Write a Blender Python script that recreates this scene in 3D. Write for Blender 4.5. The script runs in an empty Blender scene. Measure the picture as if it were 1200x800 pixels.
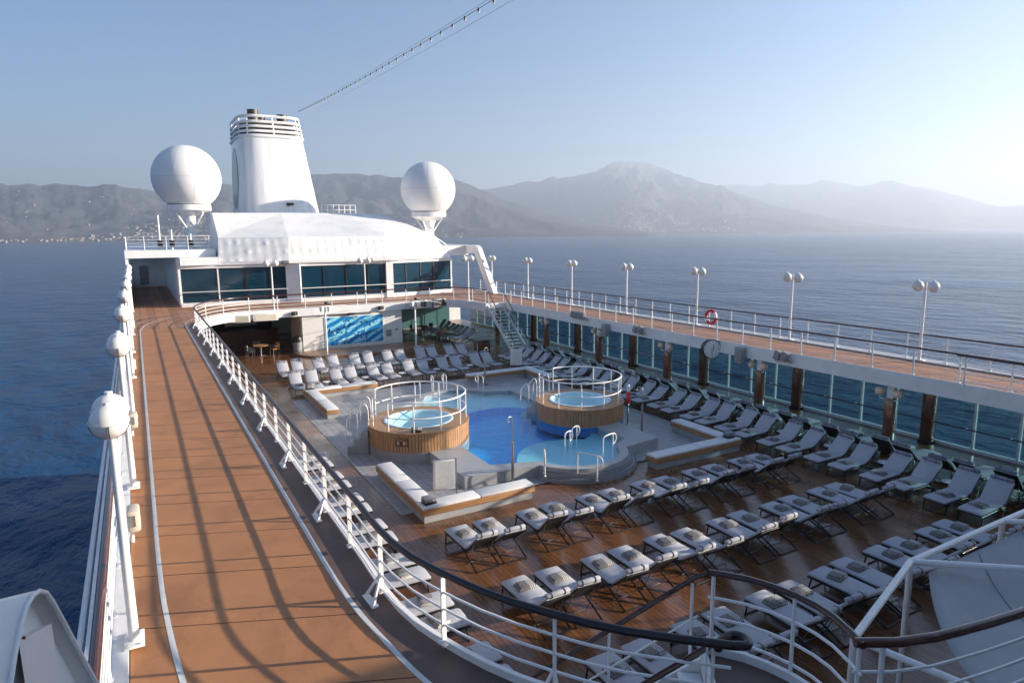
import bpy, bmesh, math, random
from mathutils import Vector, Matrix, noise as mnoise
from mathutils.geometry import tessellate_polygon
R = math.radians
rnd = random.Random(7)
scene = bpy.context.scene
col = scene.collection

# ------------------------------------------------------------------ camera
# x = starboard, y = aft (towards the funnel), z = 0 at the promenade deck
FPX, PITCH, YAW, ROLL = 777.0, R(9.39), R(29.40), R(-0.53)
CAM = Vector((0, 0, 5.4))
fw = Vector((math.sin(YAW)*math.cos(PITCH), math.cos(YAW)*math.cos(PITCH), -math.sin(PITCH)))
rt = Vector((math.cos(YAW), -math.sin(YAW), 0)); up = rt.cross(fw)
rt2 = rt*math.cos(ROLL)+up*math.sin(ROLL); up2 = -rt*math.sin(ROLL)+up*math.cos(ROLL)
cd = bpy.data.cameras.new('camera'); cam = bpy.data.objects.new('camera', cd); col.objects.link(cam)
cd.sensor_width = 36; cd.lens = FPX/1200*36; cd.clip_start = 0.05; cd.clip_end = 200000
cam.matrix_world = Matrix(((rt2.x, up2.x, -fw.x, CAM.x), (rt2.y, up2.y, -fw.y, CAM.y), (rt2.z, up2.z, -fw.z, CAM.z), (0, 0, 0, 1)))
scene.camera = cam
def ray(px, py):
    return (rt2*((px-600)/FPX) - up2*((py-400)/FPX) + fw).normalized()

# ------------------------------------------------------------------ light
SUN_AZ, SUN_EL = R(112.4), R(14.5)          # azimuth clockwise from +y
wd = bpy.data.worlds.new('World'); scene.world = wd; wd.use_nodes = True
wn = wd.node_tree.nodes; bg = wn['Background']
sky = wn.new('ShaderNodeTexSky'); sky.sky_type = 'NISHITA'; sky.sun_disc = False
sky.sun_elevation = SUN_EL; sky.sun_rotation = SUN_AZ
sky.altitude = 0; sky.air_density = 1.15; sky.dust_density = 0.5; sky.ozone_density = 6.0
wd.node_tree.links.new(sky.outputs['Color'], bg.inputs['Color']); bg.inputs['Strength'].default_value = 0.056
sd = bpy.data.lights.new('sun', 'SUN'); so = bpy.data.objects.new('sun', sd); col.objects.link(so)
sd.energy = 5.0; sd.angle = R(0.53); sd.color = (1.0, 0.885, 0.745)
sdir = Vector((math.sin(SUN_AZ)*math.cos(SUN_EL), math.cos(SUN_AZ)*math.cos(SUN_EL), math.sin(SUN_EL)))
so.rotation_euler = sdir.to_track_quat('Z', 'Y').to_euler(); so.location = (60, -30, 40)
vs = scene.view_settings
vs.view_transform = 'Standard'; vs.look = 'None'; vs.exposure = 1.68; vs.gamma = 1.0; vs.use_curve_mapping = False

# ------------------------------------------------------------------ materials
def nt(name):
    m = bpy.data.materials.new(name); m.use_nodes = True
    t = m.node_tree; return m, t, t.nodes['Principled BSDF']
def N(t, kind, **kw):
    n = t.nodes.new('ShaderNode'+kind)
    for k, v in kw.items():
        if k in n.inputs: n.inputs[k].default_value = v
        else: setattr(n, k, v)
    return n
def L(t, a, b): t.links.new(a, b)
def ramp(t, fac, stops):
    r = t.nodes.new('ShaderNodeValToRGB'); e = r.color_ramp.elements
    while len(e) < len(stops): e.new(0.5)
    for i, (p, c) in enumerate(stops): e[i].position = p; e[i].color = (c[0], c[1], c[2], 1)
    L(t, fac, r.inputs['Fac']); return r.outputs['Color']
def mat(name, c, rough=0.5, metal=0.0, var=0.12, scale=3.0, bump=0.0, bscale=60.0, spec=0.5, coat=0.0, stretch=None, stain=0.0):
    m, t, p = nt(name)
    tc = N(t, 'TexCoord'); src = tc.outputs['Object']
    if stretch:
        mp = N(t, 'Mapping'); mp.inputs['Scale'].default_value = stretch; L(t, src, mp.inputs['Vector']); src = mp.outputs['Vector']
    n = N(t, 'TexNoise', Scale=scale, Detail=6.0, Roughness=0.65); L(t, src, n.inputs['Vector'])
    lo = [max(0, x*(1-var)) for x in c]; hi = [min(1, x*(1+var*0.7)) for x in c]
    cc = ramp(t, n.outputs['Fac'], [(0.3, lo), (0.7, hi)])
    if stain:
        n3 = N(t, 'TexNoise', Scale=0.55, Detail=8.0, Roughness=0.72, Distortion=0.8); L(t, src, n3.inputs['Vector'])
        k = 1-stain; mul = N(t, 'Mix', data_type='RGBA', blend_type='MULTIPLY'); mul.inputs[0].default_value = 1.0
        L(t, cc, mul.inputs[6]); L(t, ramp(t, n3.outputs['Fac'], [(0.36, (k, k, k*1.02)), (0.50, (1, 1, 1)), (0.66, (1, 1, 1)), (0.74, (1+stain*.5,)*3)]), mul.inputs[7]); cc = mul.outputs[2]
    L(t, cc, p.inputs['Base Color'])
    rr = N(t, 'MapRange'); rr.inputs[3].default_value = max(0.02, rough-0.1); rr.inputs[4].default_value = min(1, rough+0.1)
    L(t, n.outputs['Fac'], rr.inputs[0]); L(t, rr.outputs[0], p.inputs['Roughness'])
    p.inputs['Metallic'].default_value = metal; p.inputs['Specular IOR Level'].default_value = spec; p.inputs['Coat Weight'].default_value = coat
    if bump:
        b = N(t, 'Bump', Strength=bump, Distance=0.02); n2 = N(t, 'TexNoise', Scale=bscale, Detail=3.0)
        L(t, src, n2.inputs['Vector']); L(t, n2.outputs['Fac'], b.inputs['Height']); L(t, b.outputs['Normal'], p.inputs['Normal'])
    return m

# ------------------------------------------------------------------ mesh helpers
class MB:
    def __init__(s): s.v = []; s.f = []
    def add(s, vs, fs):
        o = len(s.v); s.v += [tuple(v) for v in vs]; s.f += [tuple(i+o for i in f) for f in fs]; return s
    def box(s, c, size, rz=0.0, ch=0.0, rx=0.0):
        hx, hy, hz = size[0]/2, size[1]/2, size[2]/2
        M = Matrix.Translation(Vector(c)) @ Matrix.Rotation(rz, 4, 'Z') @ Matrix.Rotation(rx, 4, 'X')
        if ch <= 0:
            vs = [Vector((x, y, z)) for z in (-hz, hz) for y in (-hy, hy) for x in (-hx, hx)]
            fs = [(0, 2, 3, 1), (4, 5, 7, 6), (0, 1, 5, 4), (2, 6, 7, 3), (0, 4, 6, 2), (1, 3, 7, 5)]
            return s.add([M @ v for v in vs], fs)
        b = bmesh.new(); bmesh.ops.create_cube(b, size=1.0)
        for v in b.verts: v.co = Vector((v.co.x*2*hx, v.co.y*2*hy, v.co.z*2*hz))
        bmesh.ops.bevel(b, geom=b.edges[:], offset=ch, segments=2, affect='EDGES', profile=0.5)
        b.verts.index_update()
        s.add([M @ v.co for v in b.verts], [[v.index for v in f.verts] for f in b.faces]); b.free(); return s
    def b2(s, x0, x1, y0, y1, z0, z1, ch=0.0):
        return s.box(((x0+x1)/2, (y0+y1)/2, (z0+z1)/2), (abs(x1-x0), abs(y1-y0), abs(z1-z0)), 0, ch)
    def tube(s, pts, r, n=8, closed=False, flat=1.0):
        P = [Vector(p) for p in pts]; m = len(P); rings = []
        rr = r if isinstance(r, (list, tuple)) else [r]*m
        prev = None
        for i in range(m):
            if closed: d = (P[(i+1) % m]-P[i-1])
            else: d = P[min(i+1, m-1)]-P[max(i-1, 0)]
            d.normalize()
            if prev is None:
                a = Vector((0, 0, 1)) if abs(d.z) < 0.9 else Vector((1, 0, 0))
                u = d.cross(a).normalized()
            else: u = (prev - d*prev.dot(d)).normalized()
            prev = u; w = u.cross(d)
            rings.append([P[i]+(u*math.cos(2*math.pi*k/n)+w*math.sin(2*math.pi*k/n)*flat)*rr[i] for k in range(n)])
        vs = [v for ring in rings for v in ring]; fs = []
        for i in range(m if closed else m-1):
            j = (i+1) % m
            for k in range(n): fs.append((i*n+k, i*n+(k+1) % n, j*n+(k+1) % n, j*n+k))
        if not closed:
            fs.append(tuple(range(n-1, -1, -1))); fs.append(tuple((m-1)*n+k for k in range(n)))
        return s.add(vs, fs)
    def lathe(s, prof, c=(0, 0, 0), n=32, a0=0.0, a1=2*math.pi):
        full = abs(a1-a0-2*math.pi) < 1e-6; k = n if full else n+1; vs = []; fs = []
        for i in range(k):
            a = a0+(a1-a0)*i/n
            for r, z in prof: vs.append((c[0]+r*math.cos(a), c[1]+r*math.sin(a), c[2]+z))
        m = len(prof)
        for i in range(n):
            j = (i+1) % k
            for q in range(m-1): fs.append((i*m+q, j*m+q, j*m+q+1, i*m+q+1))
        return s.add(vs, fs)
    def sphere(s, c, r, n=20, m=12, sz=1.0):
        prof = [(r*math.sin(math.pi*i/m)+1e-5, -r*sz*math.cos(math.pi*i/m)) for i in range(m+1)]
        return s.lathe(prof, c, n)
    def prism(s, poly, z0, z1, holes=(), bottom=True, sides=True):
        loops = [list(poly)]+[list(h) for h in holes]
        tris = tessellate_polygon([[Vector((x, y, 0)) for x, y in l] for l in loops])
        flat = [p for l in loops for p in l]; n = len(flat)
        vs = [(x, y, z1) for x, y in flat]+[(x, y, z0) for x, y in flat]; fs = []
        for a, b, c in tris:
            A, B, C_ = flat[a], flat[b], flat[c]
            ar = (B[0]-A[0])*(C_[1]-A[1])-(B[1]-A[1])*(C_[0]-A[0])
            if ar < 0: a, c = c, a
            fs.append((a, b, c))
            if bottom: fs.append((n+c, n+b, n+a))
        if sides:
            o = 0
            for l in loops:
                m = len(l)
                for i in range(m):
                    j = (i+1) % m; fs.append((o+i, n+o+i, n+o+j, o+j))
                o += m
        return s.add(vs, fs)
    def wall(s, pts, z0, z1, th, closed=False):
        """vertical strip following pts, offset th to the left of travel"""
        n = len(pts); off = offset(pts, th, closed)
        m = n if closed else n-1
        for i in range(m):
            j = (i+1) % n; a, b, c, d = pts[i], pts[j], off[j], off[i]
            s.add([(a[0], a[1], z0), (b[0], b[1], z0), (c[0], c[1], z0), (d[0], d[1], z0), (a[0], a[1], z1), (b[0], b[1], z1), (c[0], c[1], z1), (d[0], d[1], z1)],
                  [(0, 1, 5, 4), (2, 3, 7, 6), (4, 5, 6, 7), (0, 3, 2, 1)]+([(3, 0, 4, 7)] if (i == 0 and not closed) else [])+([(1, 2, 6, 5)] if (i == m-1 and not closed) else []))
        return s
    def mesh(s, name, m, smooth=35, normals=True):
        me = bpy.data.meshes.new(name); me.from_pydata(s.v, [], s.f); me.validate()
        if normals:
            b = bmesh.new(); b.from_mesh(me); bmesh.ops.recalc_face_normals(b, faces=b.faces[:]); b.to_mesh(me); b.free()
        me.materials.append(m)
        if smooth:
            me.polygons.foreach_set('use_smooth', [True]*len(me.polygons)); me.set_sharp_from_angle(angle=R(smooth))
        me.update(); return me
    def build(s, name, m, parent=None, smooth=35, normals=True, loc=None):
        o = bpy.data.objects.new(name, s.mesh(name, m, smooth, normals)); col.objects.link(o)
        if loc: o.location = loc
        if parent is not None: o.parent = parent
        return o
def offset(pts, d, closed=False):
    n = len(pts); out = []
    for i in range(n):
        a = pts[i-1] if (closed or i > 0) else pts[i]; b = pts[(i+1) % n] if (closed or i < n-1) else pts[i]
        p = pts[i]
        t1 = Vector((p[0]-a[0], p[1]-a[1])); t2 = Vector((b[0]-p[0], b[1]-p[1]))
        if t1.length < 1e-9: t1 = t2
        if t2.length < 1e-9: t2 = t1
        t = (t1.normalized()+t2.normalized())
        t = t.normalized() if t.length > 1e-6 else t2.normalized()
        k = d/max(0.4, t.dot(t2.normalized()))
        out.append((p[0]-t.y*k, p[1]+t.x*k))
    return out
def smoothpath(pts, step=0.4):
    """Catmull-Rom through pts (2D or 3D)"""
    P = [Vector(p) for p in pts]; out = []
    for i in range(len(P)-1):
        p0 = P[max(i-1, 0)]; p1 = P[i]; p2 = P[i+1]; p3 = P[min(i+2, len(P)-1)]
        k = max(1, int((p2-p1).length/step))
        for q in range(k):
            t = q/k
            out.append(0.5*((2*p1)+(p2-p0)*t+(2*p0-5*p1+4*p2-p3)*t*t+(3*p1-p0-3*p2+p3)*t**3))
    out.append(P[-1]); return [tuple(v) for v in out]
def along(pts, ds):
    """points + tangents at arc lengths ds (2D)"""
    res = []; 
    for d in ds:
        acc = 0
        for i in range(len(pts)-1):
            a = Vector(pts[i][:2]); b = Vector(pts[i+1][:2]); l = (b-a).length
            if acc+l >= d-1e-9 or i == len(pts)-2:
                t = (d-acc)/l if l else 0; p = a+(b-a)*t; res.append((p, (b-a).normalized())); break
            acc += l
    return res
def plen(pts): return sum((Vector(pts[i+1][:2])-Vector(pts[i][:2])).length for i in range(len(pts)-1))
def tag(o, label=None, cat=None, group=None, kind=None):
    if label: o['label'] = label
    if cat: o['category'] = cat
    if group: o['group'] = group
    if kind: o['kind'] = kind
    return o
def thing(name, label, cat, loc=(0, 0, 0), rz=0.0, group=None):
    o = bpy.data.objects.new(name, None); col.objects.link(o); o.empty_display_size = 0.1
    o.location = loc; o.rotation_euler = (0, 0, rz); return tag(o, label, cat, group)
def copy_tree(o, parent=None):
    c = o.copy(); col.objects.link(c); c.parent = parent
    for ch in list(o.children): copy_tree(ch, c)
    return c

# ------------------------------------------------------------------ sea and mountains
SEA = -27.0
def sea_mat():
    m, t, p = nt('sea_water')
    tc = N(t, 'TexCoord'); mp = N(t, 'Mapping'); mp.inputs['Rotation'].default_value = (0, 0, R(35)); mp.inputs['Scale'].default_value = (1, 0.65, 1)
    L(t, tc.outputs['Object'], mp.inputs['Vector'])
    a = N(t, 'TexNoise', Scale=0.10, Detail=8.0, Roughness=0.58, Distortion=0.2); L(t, mp.outputs['Vector'], a.inputs['Vector'])
    b = N(t, 'TexNoise', Scale=0.012, Detail=4.0, Roughness=0.55); L(t, mp.outputs['Vector'], b.inputs['Vector'])
    ad = N(t, 'Math', operation='MULTIPLY_ADD'); L(t, b.outputs['Fac'], ad.inputs[0]); ad.inputs[1].default_value = 2.5; L(t, a.outputs['Fac'], ad.inputs[2])
    bp = N(t, 'Bump', Strength=1.0, Distance=3.6); L(t, ad.outputs[0], bp.inputs['Height']); L(t, bp.outputs['Normal'], p.inputs['Normal'])
    L(t, ramp(t, b.outputs['Fac'], [(0.3, (0.003, 0.040, 0.112)), (0.7, (0.004, 0.056, 0.148))]), p.inputs['Base Color'])
    p.inputs['Roughness'].default_value = 0.18; p.inputs['IOR'].default_value = 1.33; p.inputs['Specular IOR Level'].default_value = 0.18
    return m
S = MB(); S.add([(-45000, -45000, SEA), (45000, -45000, SEA), (45000, 60000, SEA), (-45000, 60000, SEA)], [(0, 1, 2, 3)])
tag(S.build('sea', sea_mat(), smooth=0), kind='structure')

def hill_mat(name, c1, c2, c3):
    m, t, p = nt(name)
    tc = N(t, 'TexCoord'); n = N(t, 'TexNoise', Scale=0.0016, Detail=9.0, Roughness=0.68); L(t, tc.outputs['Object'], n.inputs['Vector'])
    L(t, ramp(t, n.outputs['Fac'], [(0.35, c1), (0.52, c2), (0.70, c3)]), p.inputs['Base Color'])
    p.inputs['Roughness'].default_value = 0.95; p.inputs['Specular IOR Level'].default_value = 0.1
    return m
def interp(prof, x):
    if x <= prof[0][0]: return prof[0][1]
    for (a, b), (c, d) in zip(prof, prof[1:]):
        if x <= c: return b+(d-b)*(x-a)/(c-a)
    return prof[-1][1]
class Hills:
    """a range whose crest line was read off the photograph; crest and shore distances in metres"""
    def __init__(s, prof, dc, shore, seed): s.p, s.dc, s.ds, s.seed = prof, dc, shore, seed
    def point(s, px, t):
        d = ray(px, interp(s.p, px)); h = math.hypot(d.x, d.y)
        dc = s.dc*(1+0.10*mnoise.noise((px*0.011, s.seed, 0.0)))
        H = ((CAM.z+dc*d.z/h)-SEA)*(1+.035*mnoise.fractal((px*.045, s.seed, 3.0), .8, 2.1, 5))
        dist = s.ds+(dc-s.ds)*t
        x, y = d.x/h*dist, d.y/h*dist
        if t <= 1:
            q = mnoise.fractal((x*0.0016, y*0.0016, s.seed), 0.75, 2.1, 8); rg = 1-abs(mnoise.fractal((x*0.0006, y*0.0006, s.seed+9), 0.9, 2.0, 5))*2
            t = max(t, 0.0); z = H*(t**0.9*0.62+0.38*t*t)-(0 if t > 0 else 20)+H*(0.19*q+0.26*(rg-0.5))*4*t*(1-t)
        else: z = H*(1-(t-1)*1.2)
        return Vector((x, y, SEA+max(z, -30.0)))
    def build(s, m, x0, x1, nx, nrow):
        vs = []; fs = []; ts = [i/nrow for i in range(nrow+1)]+[1.15, 1.5]
        for i in range(nx+1):
            px = x0+(x1-x0)*i/nx
            for t in ts: vs.append(s.point(px, t-0.02 if t < 0.01 else t))
        k = len(ts)
        for i in range(nx):
            for j in range(k-1): fs.append((i*k+j, (i+1)*k+j, (i+1)*k+j+1, i*k+j+1))
        b = MB(); b.add(vs, fs); return tag(b.build('mountain_range', m, smooth=60), kind='structure')
cr_left = [(-500, 226), (-60, 213), (0, 215), (27, 217), (72, 215.5), (105, 219), (136, 216), (160, 222), (182, 224), (215, 222), (262, 216), (300, 212), (367, 204.5), (415, 203), (440, 205), (472, 208), (500, 210), (532, 210), (547, 215), (562, 222), (590, 233), (630, 247), (690, 261), (760, 272)]
cr_mid = [(480, 250), (530, 232), (566, 222), (600, 216), (630, 212), (648, 207.5), (655, 210), (664, 207), (697, 203), (712, 193), (722, 188.5), (732, 189), (765, 192), (790, 202), (818, 213), (845, 218), (875, 231), (915, 243), (970, 254), (1040, 264), (1110, 270)]
cr_far = [(760, 225), (848, 218), (868, 215), (888, 219), (905, 215), (930, 217), (962, 211), (985, 213), (1010, 218), (1045, 212), (1065, 217), (1110, 226), (1145, 236), (1172, 243), (1200, 240), (1260, 246), (1400, 262)]
hl = Hills(cr_left, 5600, 4100, 3.1); hm = Hills(cr_mid, 9200, 6600, 7.7); hf = Hills(cr_far, 13000, 10400, 12.3)
hl.build(hill_mat('hazed_maquis_slope', (0.045, 0.055, 0.060), (0.066, 0.074, 0.076), (0.125, 0.118, 0.112)), -500, 760, 620, 90)  # all slope colours lightened towards blue-grey to stand in for extra haze
hm.build(hill_mat('hazed_wooded_slope', (0.050, 0.060, 0.066), (0.072, 0.080, 0.082), (0.125, 0.120, 0.115)), 480, 1110, 420, 90)
hf.build(hill_mat('hazed_far_slope', (0.06, 0.07, 0.075), (0.08, 0.09, 0.09), (0.12, 0.12, 0.12)), 760, 1400, 240, 30)
# houses far off on the slopes, a few pixels or less each
town = MB()
for h, px0, px1, t0, t1, n, sz in ((hl, 60, 175, .02, .10, 40, 11), (hl, 145, 270, .05, .34, 260, 9), (hl, -60, 160, .25, .75, 60, 8), (hl, 380, 560, .05, .5, 200, 8), (hm, 540, 650, .02, .3, 150, 15), (hm, 640, 890, .015, .22, 700, 17), (hm, 640, 760, .2, .5, 120, 13), (hl, -60, 600, .005, .03, 90, 11)):
    for i in range(n):
        u = rnd.gauss(0.5, 0.22) if n > 100 else rnd.random()
        p = h.point(px0+(px1-px0)*min(1, max(0, u)), t0+(t1-t0)*rnd.random()**1.3)
        s_ = sz*rnd.uniform(.6, 1.3); town.box((p.x, p.y, p.z+s_*.2), (s_, s_*rnd.uniform(.6, 1.4), s_*rnd.uniform(.5, 1.1)), rnd.random()*3)
mt_town = mat('house_plaster', (0.36, 0.31, 0.27), 0.8, var=0.3, scale=0.01)
tag(town.build('hillside_town', mt_town, smooth=0), 'tiny pale houses scattered over the hazy coastal slopes', 'town', kind='stuff')
# ------------------------------------------------------------------ ship materials
PD = -3.2                                   # pool deck level
white = mat('white_paint', (0.80, 0.79, 0.77), 0.38, var=0.07, scale=1.5, bump=0.03, bscale=9, stain=0.08)
white_rail = mat('white_rail_paint', (0.82, 0.81, 0.79), 0.33, var=0.06, scale=6)
offwhite = mat('cream_plastic', (0.62, 0.56, 0.45), 0.45, var=0.08)
wood_rail = mat('varnished_rail', (0.060, 0.016, 0.010), 0.22, var=0.35, scale=5, coat=0.5, stretch=(1, 1, 4))
dark_rail = mat('navy_rail', (0.020, 0.012, 0.016), 0.38, var=0.3, scale=5, coat=0.1)
track_m = mat('track_rubber', (0.44, 0.195, 0.080), 0.62, var=0.17, scale=0.8, bump=0.25, bscale=150, stain=0.22)
strip_m = mat('deck_margin_paint', (0.150, 0.092, 0.074), 0.55, var=0.16, scale=1.1, bump=0.2, bscale=120, stain=0.25)
line_m = mat('white_line_paint', (0.66, 0.66, 0.64), 0.5, var=0.12, scale=4)
grey_m = mat('grey_tile_wall', (0.27, 0.27, 0.28), 0.45, var=0.10, scale=3)
dark_metal = mat('bronze_metal', (0.035, 0.034, 0.036), 0.38, 0.7, var=0.2, scale=8)
alu = mat('brushed_aluminium', (0.42, 0.42, 0.42), 0.3, 0.85, var=0.1, scale=10)
black = mat('black_plastic', (0.012, 0.012, 0.013), 0.45, var=0.2)
column_m = mat('varnished_column', (0.115, 0.032, 0.014), 0.22, var=0.35, scale=3, coat=0.6, stretch=(6, 6, 0.6))
slat_m = mat('teak_slat', (0.42, 0.235, 0.110), 0.5, var=0.30, scale=4, stretch=(3, 3, 0.5), bump=0.1)
red_m = mat('signal_red', (0.52, 0.030, 0.022), 0.4, var=0.12)
peach_globe_m = mat('peach_globe_glass', (0.80, 0.56, 0.40), 0.3, var=0.06, scale=5)  # pillar globes, base colour redder than the post globes
globe_m = mat('opal_glass', (0.80, 0.76, 0.70), 0.25, var=0.06, scale=5)
def plank_mat(name, c, w, axis, rough=0.28, gap=0.035, coat=0.3):
    """boards drawn as caulk lines (far too thin to be built) with board-to-board tone and grain"""
    m, t, p = nt(name)
    tc = N(t, 'TexCoord'); sp = N(t, 'SeparateXYZ'); L(t, tc.outputs['Object'], sp.inputs[0])
    dv = N(t, 'Math', operation='DIVIDE'); L(t, sp.outputs[axis], dv.inputs[0]); dv.inputs[1].default_value = w
    fl = N(t, 'Math', operation='FLOOR'); L(t, dv.outputs[0], fl.inputs[0])
    fr = N(t, 'Math', operation='FRACT'); L(t, dv.outputs[0], fr.inputs[0])
    wn_ = N(t, 'TexWhiteNoise', noise_dimensions='1D'); L(t, fl.outputs[0], wn_.inputs['W'])
    mp = N(t, 'Mapping'); mp.inputs['Scale'].default_value = (9, 1.2, 9) if axis == 0 else (1.2, 9, 9); L(t, tc.outputs['Object'], mp.inputs['Vector'])
    g = N(t, 'TexNoise', Scale=2.0, Detail=6.0, Roughness=0.6); L(t, mp.outputs['Vector'], g.inputs['Vector'])
    st = N(t, 'TexNoise', Scale=0.5, Detail=5.0, Roughness=0.6); L(t, tc.outputs['Object'], st.inputs['Vector'])
    ad = N(t, 'Math', operation='MULTIPLY_ADD'); L(t, wn_.outputs['Value'], ad.inputs[0]); ad.inputs[1].default_value = 0.35; L(t, g.outputs['Fac'], ad.inputs[2])
    c1 = ramp(t, ad.outputs[0], [(0.3, [x*0.62 for x in c]), (0.95, [x*1.35 for x in c])])
    lt = N(t, 'Math', operation='LESS_THAN'); L(t, fr.outputs[0], lt.inputs[0]); lt.inputs[1].default_value = gap/w*0.35
    mx = N(t, 'Mix', data_type='RGBA'); L(t, lt.outputs[0], mx.inputs[0]); L(t, c1, mx.inputs[6]); mx.inputs[7].default_value = (0.012, 0.009, 0.008, 1)
    L(t, mx.outputs[2], p.inputs['Base Color'])
    rr = N(t, 'MapRange'); rr.inputs[1].default_value = 0.35; rr.inputs[2].default_value = 0.65; rr.inputs[3].default_value = rough-0.14; rr.inputs[4].default_value = rough+0.16
    L(t, st.outputs['Fac'], rr.inputs[0]); L(t, rr.outputs[0], p.inputs['Roughness']); p.inputs['Coat Weight'].default_value = coat; p.inputs['Coat Roughness'].default_value = 0.15
    bp = N(t, 'Bump', Strength=0.3, Distance=0.006); sb = N(t, 'Math', operation='SUBTRACT'); L(t, g.outputs['Fac'], sb.inputs[0]); L(t, lt.outputs[0], sb.inputs[1])
    L(t, sb.outputs[0], bp.inputs['Height']); L(t, bp.outputs['Normal'], p.inputs['Normal'])
    return m
teak = plank_mat('pool_deck_teak', (0.165, 0.070, 0.029), 0.13, 0, 0.27)
teak_prom = plank_mat('promenade_teak', (0.36, 0.175, 0.095), 0.45, 0, 0.6, gap=0.05, coat=0)
def tile_mat():
    m, t, p = nt('grey_floor_tile')
    tc = N(t, 'TexCoord'); b = N(t, 'TexBrick', Scale=1.0); b.offset = 0.0
    b.inputs['Brick Width'].default_value = 0.30; b.inputs['Row Height'].default_value = 0.30; b.inputs['Mortar Size'].default_value = 0.012
    b.inputs['Color1'].default_value = (0.30, 0.30, 0.31, 1); b.inputs['Color2'].default_value = (0.38, 0.375, 0.37, 1); b.inputs['Mortar'].default_value = (0.17, 0.165, 0.16, 1)
    L(t, tc.outputs['Object'], b.inputs['Vector']); L(t, b.outputs['Color'], p.inputs['Base Color']); p.inputs['Roughness'].default_value = 0.4
    bp = N(t, 'Bump', Strength=0.4, Distance=0.004); L(t, b.outputs['Fac'], bp.inputs['Height']); bp.invert = True; L(t, bp.outputs['Normal'], p.inputs['Normal'])
    return m
tile = tile_mat()
def glassy(name, tint, ior=1.5, rough=0.0, bump=None, alpha=1.0):
    """thin sheet: fresnel mirror over tinted see-through"""
    m, t, p = nt(name); t.nodes.remove(p)
    tr = N(t, 'BsdfTransparent'); tr.inputs['Color'].default_value = (*tint, 1); gl = N(t, 'BsdfGlossy', Roughness=rough); gl.inputs['Color'].default_value = (1, 1, 1, 1)
    fr = N(t, 'Fresnel', IOR=ior); mx = N(t, 'MixShader')
    ge = N(t, 'NewGeometry'); ff = N(t, 'Math', operation='SUBTRACT', use_clamp=True); L(t, fr.outputs[0], ff.inputs[0]); L(t, ge.outputs['Backfacing'], ff.inputs[1])
    L(t, ff.outputs[0], mx.inputs[0]); L(t, tr.outputs[0], mx.inputs[1]); L(t, gl.outputs[0], mx.inputs[2]); L(t, mx.outputs[0], t.nodes['Material Output'].inputs['Surface'])
    if bump:
        tc = N(t, 'TexCoord'); n = N(t, 'TexNoise', Scale=bump[0], Detail=3.0, Distortion=0.6); L(t, tc.outputs['Object'], n.inputs['Vector'])
        b = N(t, 'Bump', Strength=bump[1], Distance=0.05); L(t, n.outputs['Fac'], b.inputs['Height']); L(t, b.outputs[0], gl.inputs['Normal']); L(t, b.outputs[0], fr.inputs['Normal'])
    return m
side_glass = glassy('tinted_screen_glass', (0.38, 0.54, 0.59), 1.45)
house_glass = mat('dark_window_glass', (0.005, 0.034, 0.060), 0.04, var=0.1, spec=0.6)
house_glass.node_tree.nodes['Principled BSDF'].inputs['IOR'].default_value = 1.5

# ------------------------------------------------------------------ decks
CX = 13.62
A_edge = [(2.85, 10.0), (2.84, 9.0), (2.95, 7.96), (3.37, 6.72), (3.83, 5.90), (4.35, 5.20), (5.14, 4.45)]
B_edge = [(5.97, 5.58), (6.26, 5.22), (6.44, 4.69), (6.42, 4.20), (6.22, 3.74)]
C_edge = [(6.22, 3.74), (6.6, 3.52), (7.04, 3.37), (8.32, 3.14), (10.0, 3.0), (13.6, 2.95), (17.5, 3.0), (20.4, 3.3), (22.4, 4.5), (23.7, 6.6), (24.3, 9.5), (24.4, 12.0)]
BALC = [(22.6, 44.2), (22.5, 46.3), (21.8, 47.8), (20.2, 48.6), (17.0, 48.85), (11.0, 48.85), (7.0, 48.85), (5.3, 48.3), (4.1, 47.2), (3.3, 45.6), (2.92, 44.0), (2.85, 42.8)]
sA = smoothpath(A_edge); sB = smoothpath(B_edge, .2); sC = smoothpath(C_edge); sBal = smoothpath(BALC)
WELL = sA + sB + sC[1:] + [(24.4, 20), (24.4, 30), (24.4, 44.2)] + sBal      # counter-clockwise
OUT = [(-1.0, -14), (28.25, -14), (28.25, 58), (28.0, 90), (-1.0, 90)]
d = MB(); d.prism(OUT, -0.04, 0.0, holes=[WELL[::-1]]); deck = tag(d.build('promenade_deck', strip_m, smooth=0), kind='structure')
MB().prism(OUT, -0.45, -0.0405, holes=[WELL[::-1]]).build('deck_underside', white, deck, smooth=0)
MB().wall(WELL, -0.47, 0.11, 0.06, True).build('fascia', white, deck, smooth=50)
MB().b2(-1.02, -0.52, -14, 58, 0.004, 0.06).build('waterway', white, deck, smooth=0)
MB().b2(27.5, 28.2, -14, 56, 0.004, 0.06).build('waterway', mat('shaded_waterway', (.42, .42, .43), .5), deck, smooth=0)  # white strip coloured grey, its shade put into the paint
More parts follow.
